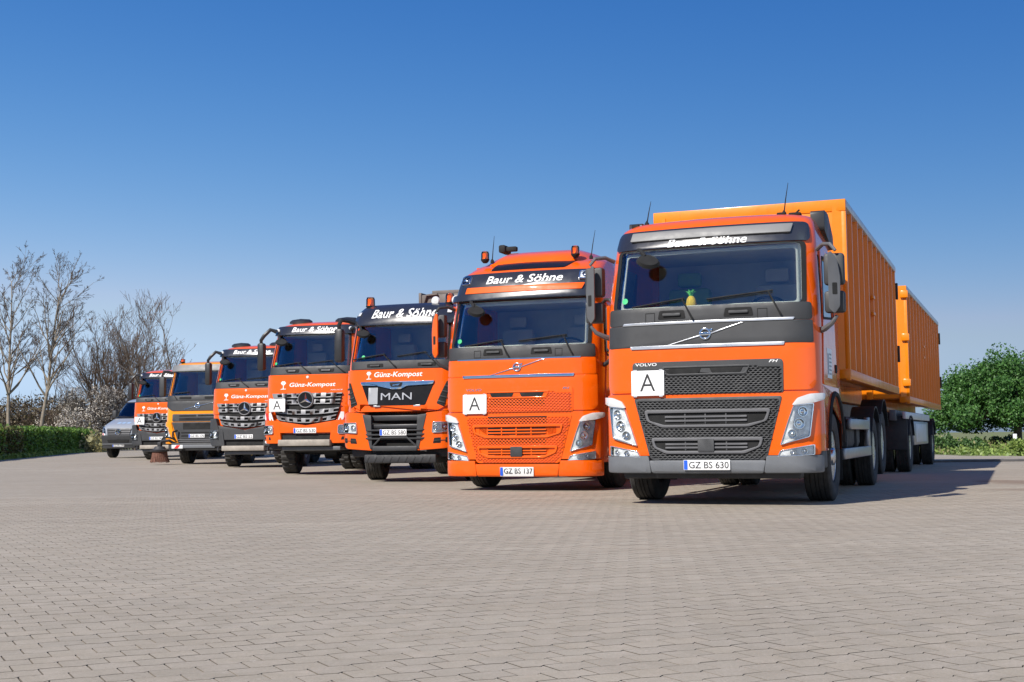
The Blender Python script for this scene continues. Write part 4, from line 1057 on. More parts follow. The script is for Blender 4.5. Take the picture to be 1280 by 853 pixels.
    bm = bmesh.new(); add_box(bm, -.60, .60, -.10, .25, Z(sz), Z(sz+.14), .02); mk('front_step', bm, 'step_beige', t)
    bm = bmesh.new(); add_box(bm, -.55, .80, .0, .5, Z(sz-.10), Z(sz-.01), .02); mk('skid_plate', bm, 'chassis_grey', t)
    box('underrun_beam', -.95, .95, .2, .5, Z(.56), Z(.72), 'chassis_black', t, .02)
    wiper(t, F, (.06, Z(2.24)), (-.25, Z(2.46)), ((-.85, Z(2.40)), (-.18, Z(2.48)))); wiper(t, F, (.82, Z(2.24)), (.5, Z(2.48)), ((.0, Z(2.45)), (.55, Z(2.50))))
    look_down_mirror(t, F, -.80, Z(3.05), s=1.0)
    panel('eco_sticker', [(-.80+.03*math.cos(k*PI/8), Z(2.47)+.03*math.sin(k*PI/8)) for k in range(16)], F, 'sticker_green', t, .003, .001, 0, .5)
    for s in (-1, 1): mirror_block(t, s, 1.19, .30, Z(2.33), Z(2.95), (.88, .42, Z(3.20)), .16)
    for s in (-1, 1):
        wheel(t, s*.985, 1.45, w=.33, kind='front', mat='chassis_grey', blocky=True, steer=.22); mudguard(t, 1.45, s, .62, .36, .58, 5, 175, x=.96)
        box('cab_step', min(s*.78, s*.99), max(s*.78, s*.99), .45, .86, .55, Z(1.3), 'black_plastic', t, .03)
    axle(t, 1.45, .5); underbody(t, .5, 2.2, .5, 1.3, .5)
    rear_end(t, [4.9, 6.25], 7.8, 'chassis_grey', True, yfr=.5)
    box('tipper_body', -1.18, 1.18, 2.6, 7.8, 1.2, 2.6, 'orange_paint' if orange else 'chassis_grey', t, .03)
    for k in range(6):
        for s in (-1, 1): box('body_post', s*1.18-.03, s*1.18+.03, 2.7+k*.97, 2.8+k*.97, 1.2, 2.6, 'orange_paint' if orange else 'chassis_grey', t, .01)
    t.scale = (wide, 1, 1)
    if stack:
        tube('exhaust_stack', [(-.98, 2.15, 1.3), (-.98, 2.15, 3.18), (-1.0, 2.12, 3.26), (-1.10, 2.02, 3.34), (-1.16, 1.96, 3.36)], [.06, .06, .06, .06, .055], 'brushed_aluminium', t, 12)
    return t
GA = GT
truck_arocs('orange truck with star badge, orange bumper, silver slats and waste sign reading A', (-4.538, 27.9, gz(-4.5, 28)), -.29, 0., 'GZ BS 530', 'orange_paint', True, True, 'Baur & Söhne', False, GA, 1.035)
truck_arocs('orange truck with star badge and dark bumper, no waste sign, exhaust stack behind cab', (-7.331, 34.8, gz(-7.3, 35)), -.26, -.04, 'GZ BS 52', 'dark_plastic', False, True, 'Baur & Söhne', True, GA)
truck_arocs('orange truck with star badge, dark bumper and waste sign, beside the silver van', (-13.074, 46.8, gz(-13, 47)), -.25, -.09, 'GZ BS 740', 'dark_plastic', True, False, 'Baur & Söhne', False, GA)

# ------------------------------------------------------------------ yellow municipal truck with a sweeping brush
def truck_fm(label, loc, rz, group):
    t = thing('truck', label, 'truck', loc, rz, group); b = 'yellow_orange_paint'
    rows = [(.62, .06, 1.14, .07, .28, .24), (1.34, .06, 1.14, .07, .28, .24), (1.70, .09, 1.14, .07, .28, .24), (2.12, .12, 1.13, .07, .28, .24),
            (2.91, .32, 1.08, .09, .28, .24), (3.0, .35, 1.07, .09, .28, .24), (3.10, .40, 1.05, .1, .28, .24), (3.17, .52, 1.02, .12, .3, .26), (3.22, .75, .98, .14, .3, .28), (3.25, 1.1, .92, .14, .3, .28)]
    F = Face(rows)
    shell_cab(t, F, 1.14, 1.95, 0, (2.12, 2.91), b, (.62, 1.55), (2.1, 2.78), 1.40, .75)
    side_door(t, F, b, 0, .5, 1.6, 1.44, 2.9, 2.05, 2.8)
    wz = rounded([(-1.0, 2.13), (1.0, 2.13), (.96, 2.90), (-.96, 2.90)], .06, 4)
    panel('windscreen', wz, F, 'windscreen_glass', t, -.01, .012, 0, .12)
    frame('windscreen_seal', inset(wz, -.035), wz, F, 'matt_black', t, .0, .008, 0, .12)
    interior(t, .92, .44, 1.93, 2.14, 2.95, 3, ('interior_light', 'interior_grey'))
    panel('sun_visor', rounded([(-1.04, 2.90), (1.04, 2.90), (1.0, 3.09), (-1.0, 3.09)], .03, 3), F, 'visor_grey', t, .005, .05, .012)
    panel('wiper_panel', rounded([(-1.09, 1.97), (1.09, 1.97), (1.08, 2.135), (-1.08, 2.135)], .02, 3), F, 'dark_plastic', t, .0, .02, .004)
    panel('badge_panel', rounded([(-.86, 1.665), (.86, 1.665), (1.09, 1.80), (1.09, 1.965), (-1.09, 1.965), (-1.09, 1.80)], .05, 4), F, 'dark_plastic', t, .0, .022, .005)
    for x0, x1 in ((-.62, -.22), (.22, .60)): panel('bonnet_handle', rounded([(x0, 2.03), (x1, 2.03), (x1, 2.10), (x0, 2.10)], .02, 3), F, 'matt_black', t, .02, .01, .002)
    panel('badge_bar', [(-.48, 1.70), (-.42, 1.70), (-.06, 1.79), (-.07, 1.805)], F, 'chrome', t, .022, .012, .002, .2)
    panel('badge_bar', [(.06, 1.82), (.07, 1.808), (.48, 1.90), (.42, 1.90)], F, 'chrome', t, .022, .012, .002, .2)
    ringo = [(.085*math.cos(k*PI/12), 1.81+.085*math.sin(k*PI/12)) for k in range(24)]
    bd = frame('badge', ringo, [(x*.68, 1.81+(z-1.81)*.68) for x, z in ringo], F, 'chrome', t, .022, .018, .003, .3)
    panel('badge_band', rrect(-.075, .075, 1.79, 1.83, .004), F, 'chrome', bd, .034, .008, .001, .3)
    panel('upper_grille', rounded([(-.84, 1.33), (.84, 1.33), (.84, 1.56), (-.84, 1.56)], .04, 4), F, 'dark_plastic', t, .0, .012, .003)
    for k in range(2): panel('grille_slot', rrect(-.6+.62*k, -.03+.62*k, 1.48, 1.53, .015), F, 'matt_black', t, .013, .004, .001)
    panel('grille_slot', rrect(-.60, .60, 1.36, 1.44, .01), F, 'matt_black', t, .013, .004, .001)
    panel('yellow_front', rounded([(-1.12, .64), (-.70, .64), (-.87, 1.32), (-1.12, 1.32)], .02, 3), F, b, t, .0, .03, .006)
    panel('yellow_front', rounded([(.70, .64), (1.12, .64), (1.12, 1.32), (.87, 1.32)], .02, 3), F, b, t, .0, .03, .006)
    panel('lower_grille', rounded([(-.62, .66), (.62, .66), (.85, 1.31), (-.85, 1.31)], .03, 3), F, 'dark_plastic', t, .0, .02, .004)
    panel('grille_mesh', rrect(-.46, .46, 1.08, 1.28, .01), F, 'matt_black', t, .021, .004, .001)
    for k in range(3): panel('grille_slot', rrect(-.52, .52, .76+.10*k, .80+.10*k, .01), F, 'matt_black', t, .021, .004, .001)
    for s in (-1, 1):
        headlight(t, rounded([(s*.84, .80), (s*1.06, .86), (s*1.10, 1.20), (s*.98, 1.16)], .02, 3), F, .03, [(s*1.02, 1.08, .05), (s*.99, .95, .05)], .03)
        wheel(t, s*1.0, 1.4, w=.33, kind='front', mat='wheel_yellow', steer=.22); mudguard(t, 1.4, s, .62, .36, .56, 5, 175, x=.98)
    number_plate(t, 'GZ BS 170', F, 0, .82, .03)
    bar = box('implement_bar', -.70, .78, -.22, -.10, .47, .66, 'dark_plastic', t, .02)
    box('bar_face', -.70, .78, -.25, -.222, .50, .60, 'grey_plastic', t, .01)
    r_ = box('warning_plate', -.66, -.30, -.262, -.252, .49, .60, 'white_sign', t, .002)
    panel('warning_stripe', [(-.58, .495), (-.46, .495), (-.38, .595), (-.50, .595)], Flat(-.263), 'reflector_red', r_, 0, .002, 0)
    tube('hydraulic_hose', [(-.62, .0, 1.05), (-.70, -.12, 1.0), (-.66, -.2, .85), (-.60, -.15, .75)], .03, 'matt_black', t, 6)
    for z in (.70, .76): tube('guard_bar', [(-.58, -.02, z), (.72, -.02, z)], .018, 'grey_frame', t, 6)
    box('underrun_beam', -1.0, 1.0, .15, .5, .42, .62, 'chassis_black', t, .02)
    for x0 in (-.85, .45): tube('wiper', [F.pos(x0+.15, 2.02, .04), F.pos(x0, 2.2, .05), F.pos(x0+.55, 2.24, .03)], .014, 'matt_black', t, 5)
    beacon(t, -.86, .75, 3.21, .07, .12); beacon(t, .86, .75, 3.21, .07, .12)
    for s in (-1, 1): mirrors = mirror_block(t, s, 1.30, .32, 2.12, 2.75, (1.06, .5, 2.86), .18, 'dark_plastic')
    axle(t, 1.4, .5); underbody(t, .5, 2.2, .45, 1.2, .5)
    rear_end(t, [5.0], 7.2, yfr=.5)
    box('body', -1.18, 1.18, 2.3, 7.2, 1.2, 2.7, b, t, .04)
    # side brush: arm, motor, disc and bristles
    br = sub_empty('side_brush', t)
    tube('brush_arm', [(-.60, -.05, .60), (-.75, -.25, .74), (-.95, -.35, .72), (-1.0, -.35, .55)], .045, 'chassis_black', br, 8)
    bm = bmesh.new(); add_lathe(bm, [(.40, .0001), (.40, .26), (.45, .28), (.47, .20), (.56, .14), (.58, .0001)], 20, 'Z', (-1.0, -.35, 0)); add_box(bm, -1.06, -.94, -.41, -.29, .56, .70, .02); mk('brush_head', bm, 'chassis_black', br)
    tube('brush_hose', [(-.62, 0, .70), (-.80, -.1, .84), (-.96, -.25, .82), (-1.0, -.33, .68)], .022, 'matt_black', br, 6)
    bm = bmesh.new()
    for k in range(26):
        a = 2*PI*k/26; r0, r1 = .20, .24+.05*random.random()
        for j in range(3):
            aa = a+.05*(j-1)
            add_tube(bm, [(-1.0+r0*math.cos(aa), -.35+r0*math.sin(aa), .41), (-1.0+(r0+.02)*math.cos(aa), -.35+(r0+.02)*math.sin(aa), .25), (-1.0+r1*math.cos(aa+.12), -.35+r1*math.sin(aa+.12), .06+.03*random.random())], [.018, .016, .010], 4)
    mk('bristles', bm, 'brown_bristle', br)
    t.scale = (1.05, 1, 1)
    return t
truck_fm('yellow-orange truck with dark grey front and rusty-brown sweeping brush at its bumper', (-9.831, 39.6, gz(-9.8, 39.6)), -.26, GT)

# ------------------------------------------------------------------ silver van
def van(label, loc, rz):
    t = thing('van', label, 'van', loc, rz); b = 'van_silver_paint'
    rows = [(.40, .14, .93, .12, .40, .40), (.90, .04, .97, .12, .42, .42), (1.22, .10, .97, .14, .40, .40), (1.36, .30, .96, .14, .38, .36), (1.48, .62, .96, .14, .34, .3), (1.60, .98, .96, .14, .30, .28),
            (1.64, 1.06, .96, .14, .30, .26), (2.30, 1.78, .86, .12, .26, .22), (2.38, 1.92, .84, .12, .26, .22), (2.46, 2.25, .80, .12, .26, .22), (2.49, 2.7, .76, .12, .26, .22)]
    F = Face(rows)
    def op(k, a, b_, z0, z1): return k == 'F' and a >= -.92 and b_ <= .92 and z0 >= 1.639 and z1 <= 2.301
    shell(F, US, [1.2, 2.0, 3.0, 4.5], 5.8, op, mat=b, parent=t, name='body')
    wz = rounded([(-.90, 1.65), (.90, 1.65), (.80, 2.29), (-.80, 2.29)], .06, 4)
    panel('windscreen', wz, F, 'windscreen_glass', t, -.008, .010, 0, .12)
    frame('windscreen_seal', inset(wz, -.03), wz, F, 'matt_black', t, .0, .006, 0, .12)
    bm = bmesh.new(); add_box(bm, -.84, .84, 1.25, 1.75, 1.3, 1.60, .05); mk('dashboard', bm, 'interior_dark', t)
    for x in (-.42, .42):
        s_ = sub_empty('seat', t); box('backrest', x-.24, x+.24, 2.5, 2.68, 1.2, 1.95, 'interior_dark', s_, .05); box('headrest', x-.14, x+.14, 2.54, 2.66, 1.96, 2.14, 'interior_dark', s_, .04)
    box('rear_lining', -.84, .84, 2.9, 2.94, .8, 2.3, 'interior_grey', t, .005)
    gp = rounded([(-.46, .80), (.46, .80), (.56, 1.20), (-.56, 1.20)], .04, 3)
    g = panel('grille', gp, F, 'black_plastic', t, .0, .02, .004)
    for k in range(4): panel('slat', rrect(-.50-.012*k, .50+.012*k, .86+.09*k, .895+.09*k, .01), F, 'grey_frame' if k else 'dark_plastic', g, .02, .02, .004)
    R = .13; yb = F.y(0, 1.06); st = sub_empty('star_badge', t)
    lathe('badge_ring', [(yb-.03, R), (yb-.07, R), (yb-.08, R*.93), (yb-.07, R*.86), (yb-.05, R*.85)], 'chrome', st, 30, 'Y', (0, 0, 1.06))
    bm = bmesh.new(); c0 = bm.verts.new((0, yb-.085, 1.06)); pts = []
    for k in range(6):
        a = PI/2 + k*PI/3; rr = R*.9 if k % 2 == 0 else R*.2; pts.append(bm.verts.new((rr*math.cos(a), yb-.06, 1.06+rr*math.sin(a))))
    for k in range(6): bm.faces.new((c0, pts[k], pts[(k+1) % 6]))
    mk('badge_star', bm, 'chrome', st, smooth=False)
    panel('bumper', rounded([(-.96, .40), (.96, .40), (.96, .92), (.62, .92), (.50, .76), (-.50, .76), (-.62, .92), (-.96, .92)], .06, 4), F, 'dark_plastic', t, .0, .05, .015)
    panel('lower_intake', rounded([(-.46, .63), (.46, .63), (.50, .76), (-.50, .76)], .03, 3), F, 'matt_black', t, .045, .012, .002)
    panel('bumper_lip', rrect(-.90, .90, .56, .60, .015), F, 'grey_plastic', t, .05, .02, .005)
    for s in (-1, 1):
        headlight(t, rounded([(s*.60, 1.0), (s*.88, 1.06), (s*.92, 1.30), (s*.66, 1.20)], .05, 3), F, .004, [(s*.72, 1.11, .05), (s*.82, 1.17, .045)], .02)
        r_ = panel('warning_plate', [(s*.64, .92), (s*.90, .95), (s*.90, 1.04), (s*.64, .99)], F, 'white_sign', t, .006, .003, 0)
        panel('warning_stripe', [(s*.70, .93), (s*.78, .94), (s*.84, 1.025), (s*.76, 1.01)], F, 'reflector_red', r_, .009, .002, 0)
        for y in (1.05, 4.6): wheel(t, s*.84, y, .345, .23, 'front', 'chassis_grey')
        mudguard(t, 1.05, s, .42, .22, .36, 5, 175, 'matt_black', x=.86)
        m_ = sub_empty('mirror', t); box('mirror_housing', min(s*.98, s*1.16), max(s*.98, s*1.16), 1.45, 1.62, 1.66, 1.98, 'dark_plastic', m_, .04); tube('arm', [(s*.90, 1.55, 1.68), (s*1.0, 1.55, 1.68)], .04, 'dark_plastic', m_)
        panel('side_window', rounded([(1.6, 1.62), (2.6, 1.62), (2.6, 2.2), (2.05, 2.2)], .06, 3), Side(F, s), 'mirror_side_glass', t, .0, .008, .001, .4)
    number_plate(t, 'GZ BS 194', F, 0, .47, .058)
    for k in range(3): panel('bonnet_print', rrect(-.30+.22*k, -.14+.22*k, 1.40, 1.46, .01), F, 'bonnet_blue', t, .001, .001, 0, .3)
    for x0, x1 in ((-.75, .02), (.0, .72)): tube('wiper', [F.pos(x1, 1.66, .02), F.pos(x0, 1.70, .02)], .014, 'matt_black', t, 5)
    return t
simple('bonnet_blue', (.25, .36, .50), .4, 0, 0, .05)
van('silver panel van with black grille parked beside the hedge', (-16.113, 52.0, gz(-16, 52)), -.25)

# ------------------------------------------------------------------ ground: paved yard, grass, far field
ROW = math.radians(28.); PL, PW = .162, .122
def ground_mat(name, lines):
    m, t, b = node_mat(name)
    g = t.nodes.new('ShaderNodeNewGeometry'); pos = g.outputs['Position']
    base = ramp(t, noise(t, .35, 6, vec=pos, rough=.65), [(.25, (0.272, 0.237, 0.186)), (.5, (0.325, 0.285, 0.226)), (.75, (0.375, 0.333, 0.268))])
    base = mixc(t, ramp(t, noise(t, 2.6, 5, vec=pos, rough=.7), [(.38, 0.), (.66, .75)]), base, (0.285, 0.246, 0.190))
    base = mixc(t, ramp(t, noise(t, 6.5, 5, vec=pos, rough=.75), [(.45, 0.), (.72, .55)]), base, (0.400, 0.348, 0.288))
    # long pale tyre tracks
    mp = t.nodes.new('ShaderNodeMapping'); mp.inputs['Rotation'].default_value = (0, 0, .30); mp.inputs['Scale'].default_value = (.05, 1.1, 1); t.links.new(pos, mp.inputs['Vector'])
    tr = ramp(t, noise(t, .9, 4, vec=mp.outputs[0]), [(.52, 0.), (.72, .35)])
    c = mixc(t, tr, base, (0.480, 0.420, 0.344))
    # brown damp patches
    br = ramp(t, noise(t, .16, 5, vec=pos), [(.58, 0.), (.78, .45)])
    c = mixc(t, br, c, (0.304, 0.240, 0.172))
    # earth washed into the dip on the right
    for (px, py, rx, ry, amt) in ((7.9, 20.0, 1.3, 3.4, .85), (7.0, 17.4, 2.0, .8, .6)):
        sp = t.nodes.new('ShaderNodeVectorMath'); sp.operation = 'SUBTRACT'; sp.inputs[1].default_value = (px, py, 0); t.links.new(pos, sp.inputs[0])
        sm = t.nodes.new('ShaderNodeVectorMath'); sm.operation = 'MULTIPLY'; sm.inputs[1].default_value = (1/rx, 1/ry, 0); t.links.new(sp.outputs[0], sm.inputs[0])
        ln = t.nodes.new('ShaderNodeVectorMath'); ln.operation = 'LENGTH'; t.links.new(sm.outputs[0], ln.inputs[0])
        ad = t.nodes.new('ShaderNodeMath'); ad.operation = 'MULTIPLY_ADD'; ad.inputs[1].default_value = 1.1; t.links.new(noise(t, 1.2, 5, vec=pos), ad.inputs[0]); t.links.new(ln.outputs['Value'], ad.inputs[2])
        c = mixc(t, ramp(t, ad.outputs[0], [(.75, amt), (1.45, 0.)]), c, (0.216, 0.160, 0.116))
    c = mixc(t, ramp(t, noise(t, 9, 3, vec=pos, rough=.75), [(.69, 0.), (.74, .55)]), c, (0.528, 0.488, 0.432))
    c = mixc(t, ramp(t, noise(t, 4.3, 4, vec=pos, rough=.8), [(.28, .45), (.36, 0.)]), c, (0.192, 0.160, 0.132))
    sp = ramp(t, noise(t, 75, 4, vec=pos, rough=.85), [(.3, .80), (.7, 1.12)])
    c = mixc(t, 1., c, sp, 'MULTIPLY')
    if lines:
        m2 = t.nodes.new('ShaderNodeMapping'); m2.inputs['Rotation'].default_value = (0, 0, -ROW); t.links.new(pos, m2.inputs['Vector'])
        bk = t.nodes.new('ShaderNodeTexBrick'); bk.inputs['Scale'].default_value = 1.; bk.inputs['Brick Width'].default_value = PL; bk.inputs['Row Height'].default_value = PW
        bk.inputs['Mortar Size'].default_value = .004; bk.inputs['Color1'].default_value = (1, 1, 1, 1); bk.inputs['Color2'].default_value = (.93, .93, .93, 1); bk.inputs['Mortar'].default_value = (.5, .47, .44, 1)
        t.links.new(m2.outputs[0], bk.inputs['Vector']); c = mixc(t, 1., c, bk.outputs['Color'], 'MULTIPLY')
    else:
        at = t.nodes.new('ShaderNodeAttribute'); at.attribute_name = 'tone'
        c = mixc(t, 1., c, ramp(t, at.outputs['Fac'], [(0., (.95, .945, .94)), (.5, (1., .99, .98)), (1., (1.035, 1.02, 1.0))]), 'MULTIPLY')
    t.links.new(c, b.inputs['Base Color']); b.inputs['Roughness'].default_value = .82; b.inputs['Specular IOR Level'].default_value = .3
    bp = t.nodes.new('ShaderNodeBump'); bp.inputs['Strength'].default_value = .35; bp.inputs['Distance'].default_value = .004
    t.links.new(noise(t, 140, 3, vec=pos), bp.inputs['Height']); t.links.new(bp.outputs[0], b.inputs['Normal'])
ground_mat('yard_concrete', True); ground_mat('paver_concrete', False)
m, t_, b_ = node_mat('joint_sand')
g_ = t_.nodes.new('ShaderNodeNewGeometry')
t_.links.new(ramp(t_, noise(t_, 1.3, 5, vec=g_.outputs['Position'], rough=.7), [(.34, (.060, .050, .040)), (.62, (.21, .18, .145))]), b_.inputs['Base Color']); b_.inputs['Roughness'].default_value = .95
simple('asphalt_kerb', (.085, .08, .078), .9, 0, 0, .2, 3)
m, t_, b_ = node_mat('field')
g_ = t_.nodes.new('ShaderNodeNewGeometry')
t_.links.new(mixc(t_, ramp(t_, noise(t_, .05, 5, vec=g_.outputs['Position']), [(.35, 0.), (.65, 1.)]), (.10, .135, .035), (.17, .16, .07)), b_.inputs['Base Color']); b_.inputs['Roughness'].default_value = .95

def struct(o): o['kind'] = 'structure'; return o
bm = bmesh.new(); S_ = 2500
bm.faces.new([bm.verts.new(p) for p in ((-S_, -200, -.06), (S_, -200, -.06), (S_, S_, -.06), (-S_, S_, -.06))])
struct(mk('field', bm, 'field', None, smooth=False))
def hedge_x(y): return -21.6 - (y-52.)*.185
def paved(x, y):
    if y > 92: return False
    if x > 15.3 + max(0, (42-y))*.9 and y > 34: return False
    if x > 3 and y > 47.5: return False
    if x < hedge_x(y)-.4 and y > 48: return False
    return True
def laid(x, y): return 2 <= y <= 18 and abs(x) < .43*y+1.6
bm = bmesh.new(); vc = {}
def gv(x, y):
    if (x, y) not in vc: vc[(x, y)] = bm.verts.new((x, y, gz(x, y)-.004))
    return vc[(x, y)]
for x in range(-44, 60):
    for y in range(-20, 92):
        cx, cy = x+.5, y+.5
        if not paved(cx, cy) or laid(cx, cy): continue
        bm.faces.new((gv(x, y), gv(x+1, y), gv(x+1, y+1), gv(x, y+1)))
yard = struct(mk('yard', bm, 'yard_concrete', None, ang=60))
bm = bmesh.new()
for x in range(-14, 14):
    for y in range(1, 20):
        if any(laid(x+.5+dx, y+.5+dy) for dx in (-1, 0, 1) for dy in (-1, 0, 1)):
            bm.faces.new([bm.verts.new(p) for p in ((x, y, -.0125), (x+1, y, -.0125), (x+1, y+1, -.0125), (x, y+1, -.0125))])
bed = mk('paver_bedding', bm, 'joint_sand', yard, smooth=False)
# interlocking pavers: wavy long edges, half-bond rows
SAW = [(0, .45), (.22, .05), (.40, -.62), (.54, .72), (.78, .62), (1, .45)]
def paver_outline(k):
    a = .0135; G = .0030
    lo = [(s*PL, a*v) for s, v in SAW]
    sh = [((s+.5) % 1. if s not in (0, 1) else s, s) for s, v in SAW]
    def saw(t):
        t %= 1.
        for (s0, v0), (s1, v1) in zip(SAW, SAW[1:]):
            if t <= s1: return v0+(v1-v0)*(t-s0)/(s1-s0)
        return SAW[-1][1]
    ts = sorted(set([0, .04, .28, .5, .72, .90, 1]))
    hi = [(s*PL, PW + a*saw(s-.5)) for s in ts]
    o = lo + hi[::-1]
    cx, cy = PL/2, PW/2
    def ins(d): return [(x + (d if x < cx*.05 else (-d if x > cx*1.95 else 0)), y + (d if y < cy else -d)) for x, y in o]
    return [(x-cx, y-cy) for x, y in ins(G)], [(x-cx, y-cy) for x, y in ins(G+.0045)]
PO, PI_ = paver_outline(0)
def add_paver(vs, fs, M2, zt):
    n = len(PO); b0 = len(vs)
    for x, y in PO: vs.append((*M2(x, y), zt))
    for x, y in PO: vs.append((*M2(x, y), -.013))
    fs.append([b0+i for i in range(n)])
    for i in range(n): fs.append([b0+n+i, b0+n+(i+1) % n, b0+(i+1) % n, b0+i])
cR, sR = math.cos(ROW), math.sin(ROW)
cells = []
for k in range(-25, 260):
    for j in range(-100, 200):
        s = (j + .5*(k % 2) + .5)*PL; v = (k+.5)*PW
        x, y = s*cR - v*sR, s*sR + v*cR
        if laid(x, y): cells.append((x, y))
seen = sorted([c for c in cells if c[1] > 3.95 and abs(c[0]) < .405*c[1]+.05], key=lambda c: c[1])
single = set(seen[:300])
variants = []
for q in range(8):
    vs, fs = [], []; add_paver(vs, fs, lambda x, y: (x, y), 0.)
    me = bpy.data.meshes.new('paver'); me.from_pydata(vs, [], fs); me.materials.append(M['paver_concrete']); me.materials.append(M['joint_sand']); me.polygons.foreach_set('material_index', [0 if len(f) > 4 else 1 for f in fs])
    at = me.attributes.new('tone', 'FLOAT', 'FACE'); at.data.foreach_set('value', [q/7.]*len(fs)); variants.append(me)
for c in single:
    share('paver', random.choice(variants), yard, (c[0], c[1], random.uniform(-.0008, .0006)), (random.uniform(-.003, .003), random.uniform(-.003, .003), ROW + random.uniform(-.012, .012)))
vs, fs, tone = [], [], []
for c in cells:
    if c in single: continue
    a = ROW + random.uniform(-.01, .01); ca, sa = math.cos(a), math.sin(a); n0 = len(fs)
    add_paver(vs, fs, lambda x, y: (c[0]+x*ca-y*sa, c[1]+x*sa+y*ca), random.uniform(-.0008, .0006))
    tone += [min(1, max(0, random.gauss(.5, .22)))]*(len(fs)-n0)
me = bpy.data.meshes.new('pavers'); me.from_pydata(vs, [], fs); me.materials.append(M['paver_concrete']); me.materials.append(M['joint_sand']); me.polygons.foreach_set('material_index', [0 if len(f) > 4 else 1 for f in fs])
at = me.attributes.new('tone', 'FLOAT', 'FACE'); at.data.foreach_set('value', tone)
po = bpy.data.objects.new('pavers', me); C.objects.link(po); po.parent = yard; po['kind'] = 'stuff'
# dark kerb line across the far right of the yard
bm = bmesh.new()
for k in range(12):
    x0 = 7.5+1.0*k
    add_box(bm, x0, x0+.985, 33.2+.12*k, 33.5+.12*k, -.02, .055, .012)
struct(mk('kerb', bm, 'asphalt_kerb'))

# ------------------------------------------------------------------ vegetation
def leaf_mat(name, c0, c1, trans=.25):
    m, t, b = node_mat(name); g = t.nodes.new('ShaderNodeNewGeometry')
    col = ramp(t, g.outputs['Random Per Island'], [(0., c0), (1., c1)])
    t.links.new(col, b.inputs['Base Color']); b.inputs['Roughness'].default_value = .55
    tl = t.nodes.new('ShaderNodeBsdfTranslucent'); t.links.new(col, tl.inputs[0])
    mx = t.nodes.new('ShaderNodeMixShader'); mx.inputs[0].default_value = trans
    o = t.nodes['Material Output']; t.links.new(b.outputs[0], mx.inputs[1]); t.links.new(tl.outputs[0], mx.inputs[2]); t.links.new(mx.outputs[0], o.inputs[0])
leaf_mat('tree_leaf', (.022, .08, .016), (.09, .21, .04)); leaf_mat('hedge_leaf', (.05, .11, .014), (.15, .27, .035)); leaf_mat('hedge_brown_leaf', (.07, .07, .02), (.14, .13, .04))
leaf_mat('weed_leaf', (.09, .16, .025), (.26, .34, .08)); leaf_mat('bush_leaf', (.03, .085, .02), (.10, .18, .05)); leaf_mat('dry_grass', (.20, .17, .07), (.30, .28, .13))
def leaves(name, pts, size, mat, parent, up=.3, kind=None, aspect=.6):
    vs, fs = [], []
    for p in pts:
        d = Vector((random.gauss(0, 1), random.gauss(0, 1), random.gauss(up, .8))).normalized()
        u = d.orthogonal().normalized(); u.rotate(Matrix.Rotation(random.uniform(0, 6.28), 3, d)); v = d.cross(u)
        s = size*random.uniform(.6, 1.4); q = Vector(p); n = len(vs)
        vs += [tuple(q-u*s*.5), tuple(q+v*s*aspect*.5), tuple(q+u*s*.5), tuple(q-v*s*aspect*.5)]; fs.append((n, n+1, n+2, n+3))
    me = bpy.data.meshes.new(name); me.from_pydata(vs, [], fs); me.materials.append(M[mat])
    o = bpy.data.objects.new(name, me); C.objects.link(o); o.parent = parent
    if kind: o['kind'] = kind
    return o
class Tw:
    def __init__(s): s.v = []; s.f = []
    def seg(s, pts, rad, n):
        rings = []
        for i, p in enumerate(pts):
            d = (pts[min(i+1, len(pts)-1)]-pts[max(i-1, 0)]).normalized(); u = d.orthogonal().normalized(); w = d.cross(u); b = len(s.v)
            for k in range(n):
                a = 2*PI*k/n; s.v.append(tuple(p+(u*math.cos(a)+w*math.sin(a))*rad[i]))
            rings.append(b)
        for a, b in zip(rings, rings[1:]):
            for k in range(n): s.f.append((a+k, a+(k+1) % n, b+(k+1) % n, b+k))
    def build(s, name, mat, parent):
        me = bpy.data.meshes.new(name); me.from_pydata(s.v, [], s.f); me.materials.append(M[mat]); me.shade_smooth()
        o = bpy.data.objects.new(name, me); C.objects.link(o); o.parent = parent; return o
def grow(big, small, p, d, L, r, lev, P, tips=None):
    n = 5 if lev < 2 else 3; pts = [p]; rad = [r]; q = p.copy(); dd = d.copy()
    for i in range(n):
        dd = (dd + Vector((random.gauss(0, 1), random.gauss(0, 1), random.gauss(0, 1)))*P['wob'] + Vector((0, 0, P['up']))*(.6 if lev else .3)).normalized()
        q = q + dd*(L/n); pts.append(q.copy()); rad.append(max(P['rmin'], r*(1-(i+1)/n*(.75 if lev else .8))))
    (big if lev < 2 else small).seg(pts, rad, 6 if lev == 0 else (4 if lev == 1 else 3))
    if lev >= P['lev']:
        if tips is not None: tips.extend(pts[1:])
        return
    nc = P['n'][lev]
    for c in range(nc):
        t = random.uniform(P['t0'][min(lev, len(P['t0'])-1)], 1.); i = min(n-1, int(t*n)); f = t*n-i
        b = pts[i].lerp(pts[i+1], f); ax = (pts[i+1]-pts[i]).normalized()
        side = ax.orthogonal().normalized(); side.rotate(Matrix.Rotation(random.uniform(0, 6.28), 3, ax))
        sp = math.radians(random.uniform(*P['ang'])); nd = (ax*math.cos(sp)+side*math.sin(sp)).normalized()
        grow(big, small, b, nd, L*random.uniform(*P['len'])*(1.15-.55*t*(1 if lev == 0 else .6)), max(P['rmin'], (r*(1-.75*t))*.6), lev+1, P, tips)
    if lev == 0 and P.get('stems'): pass
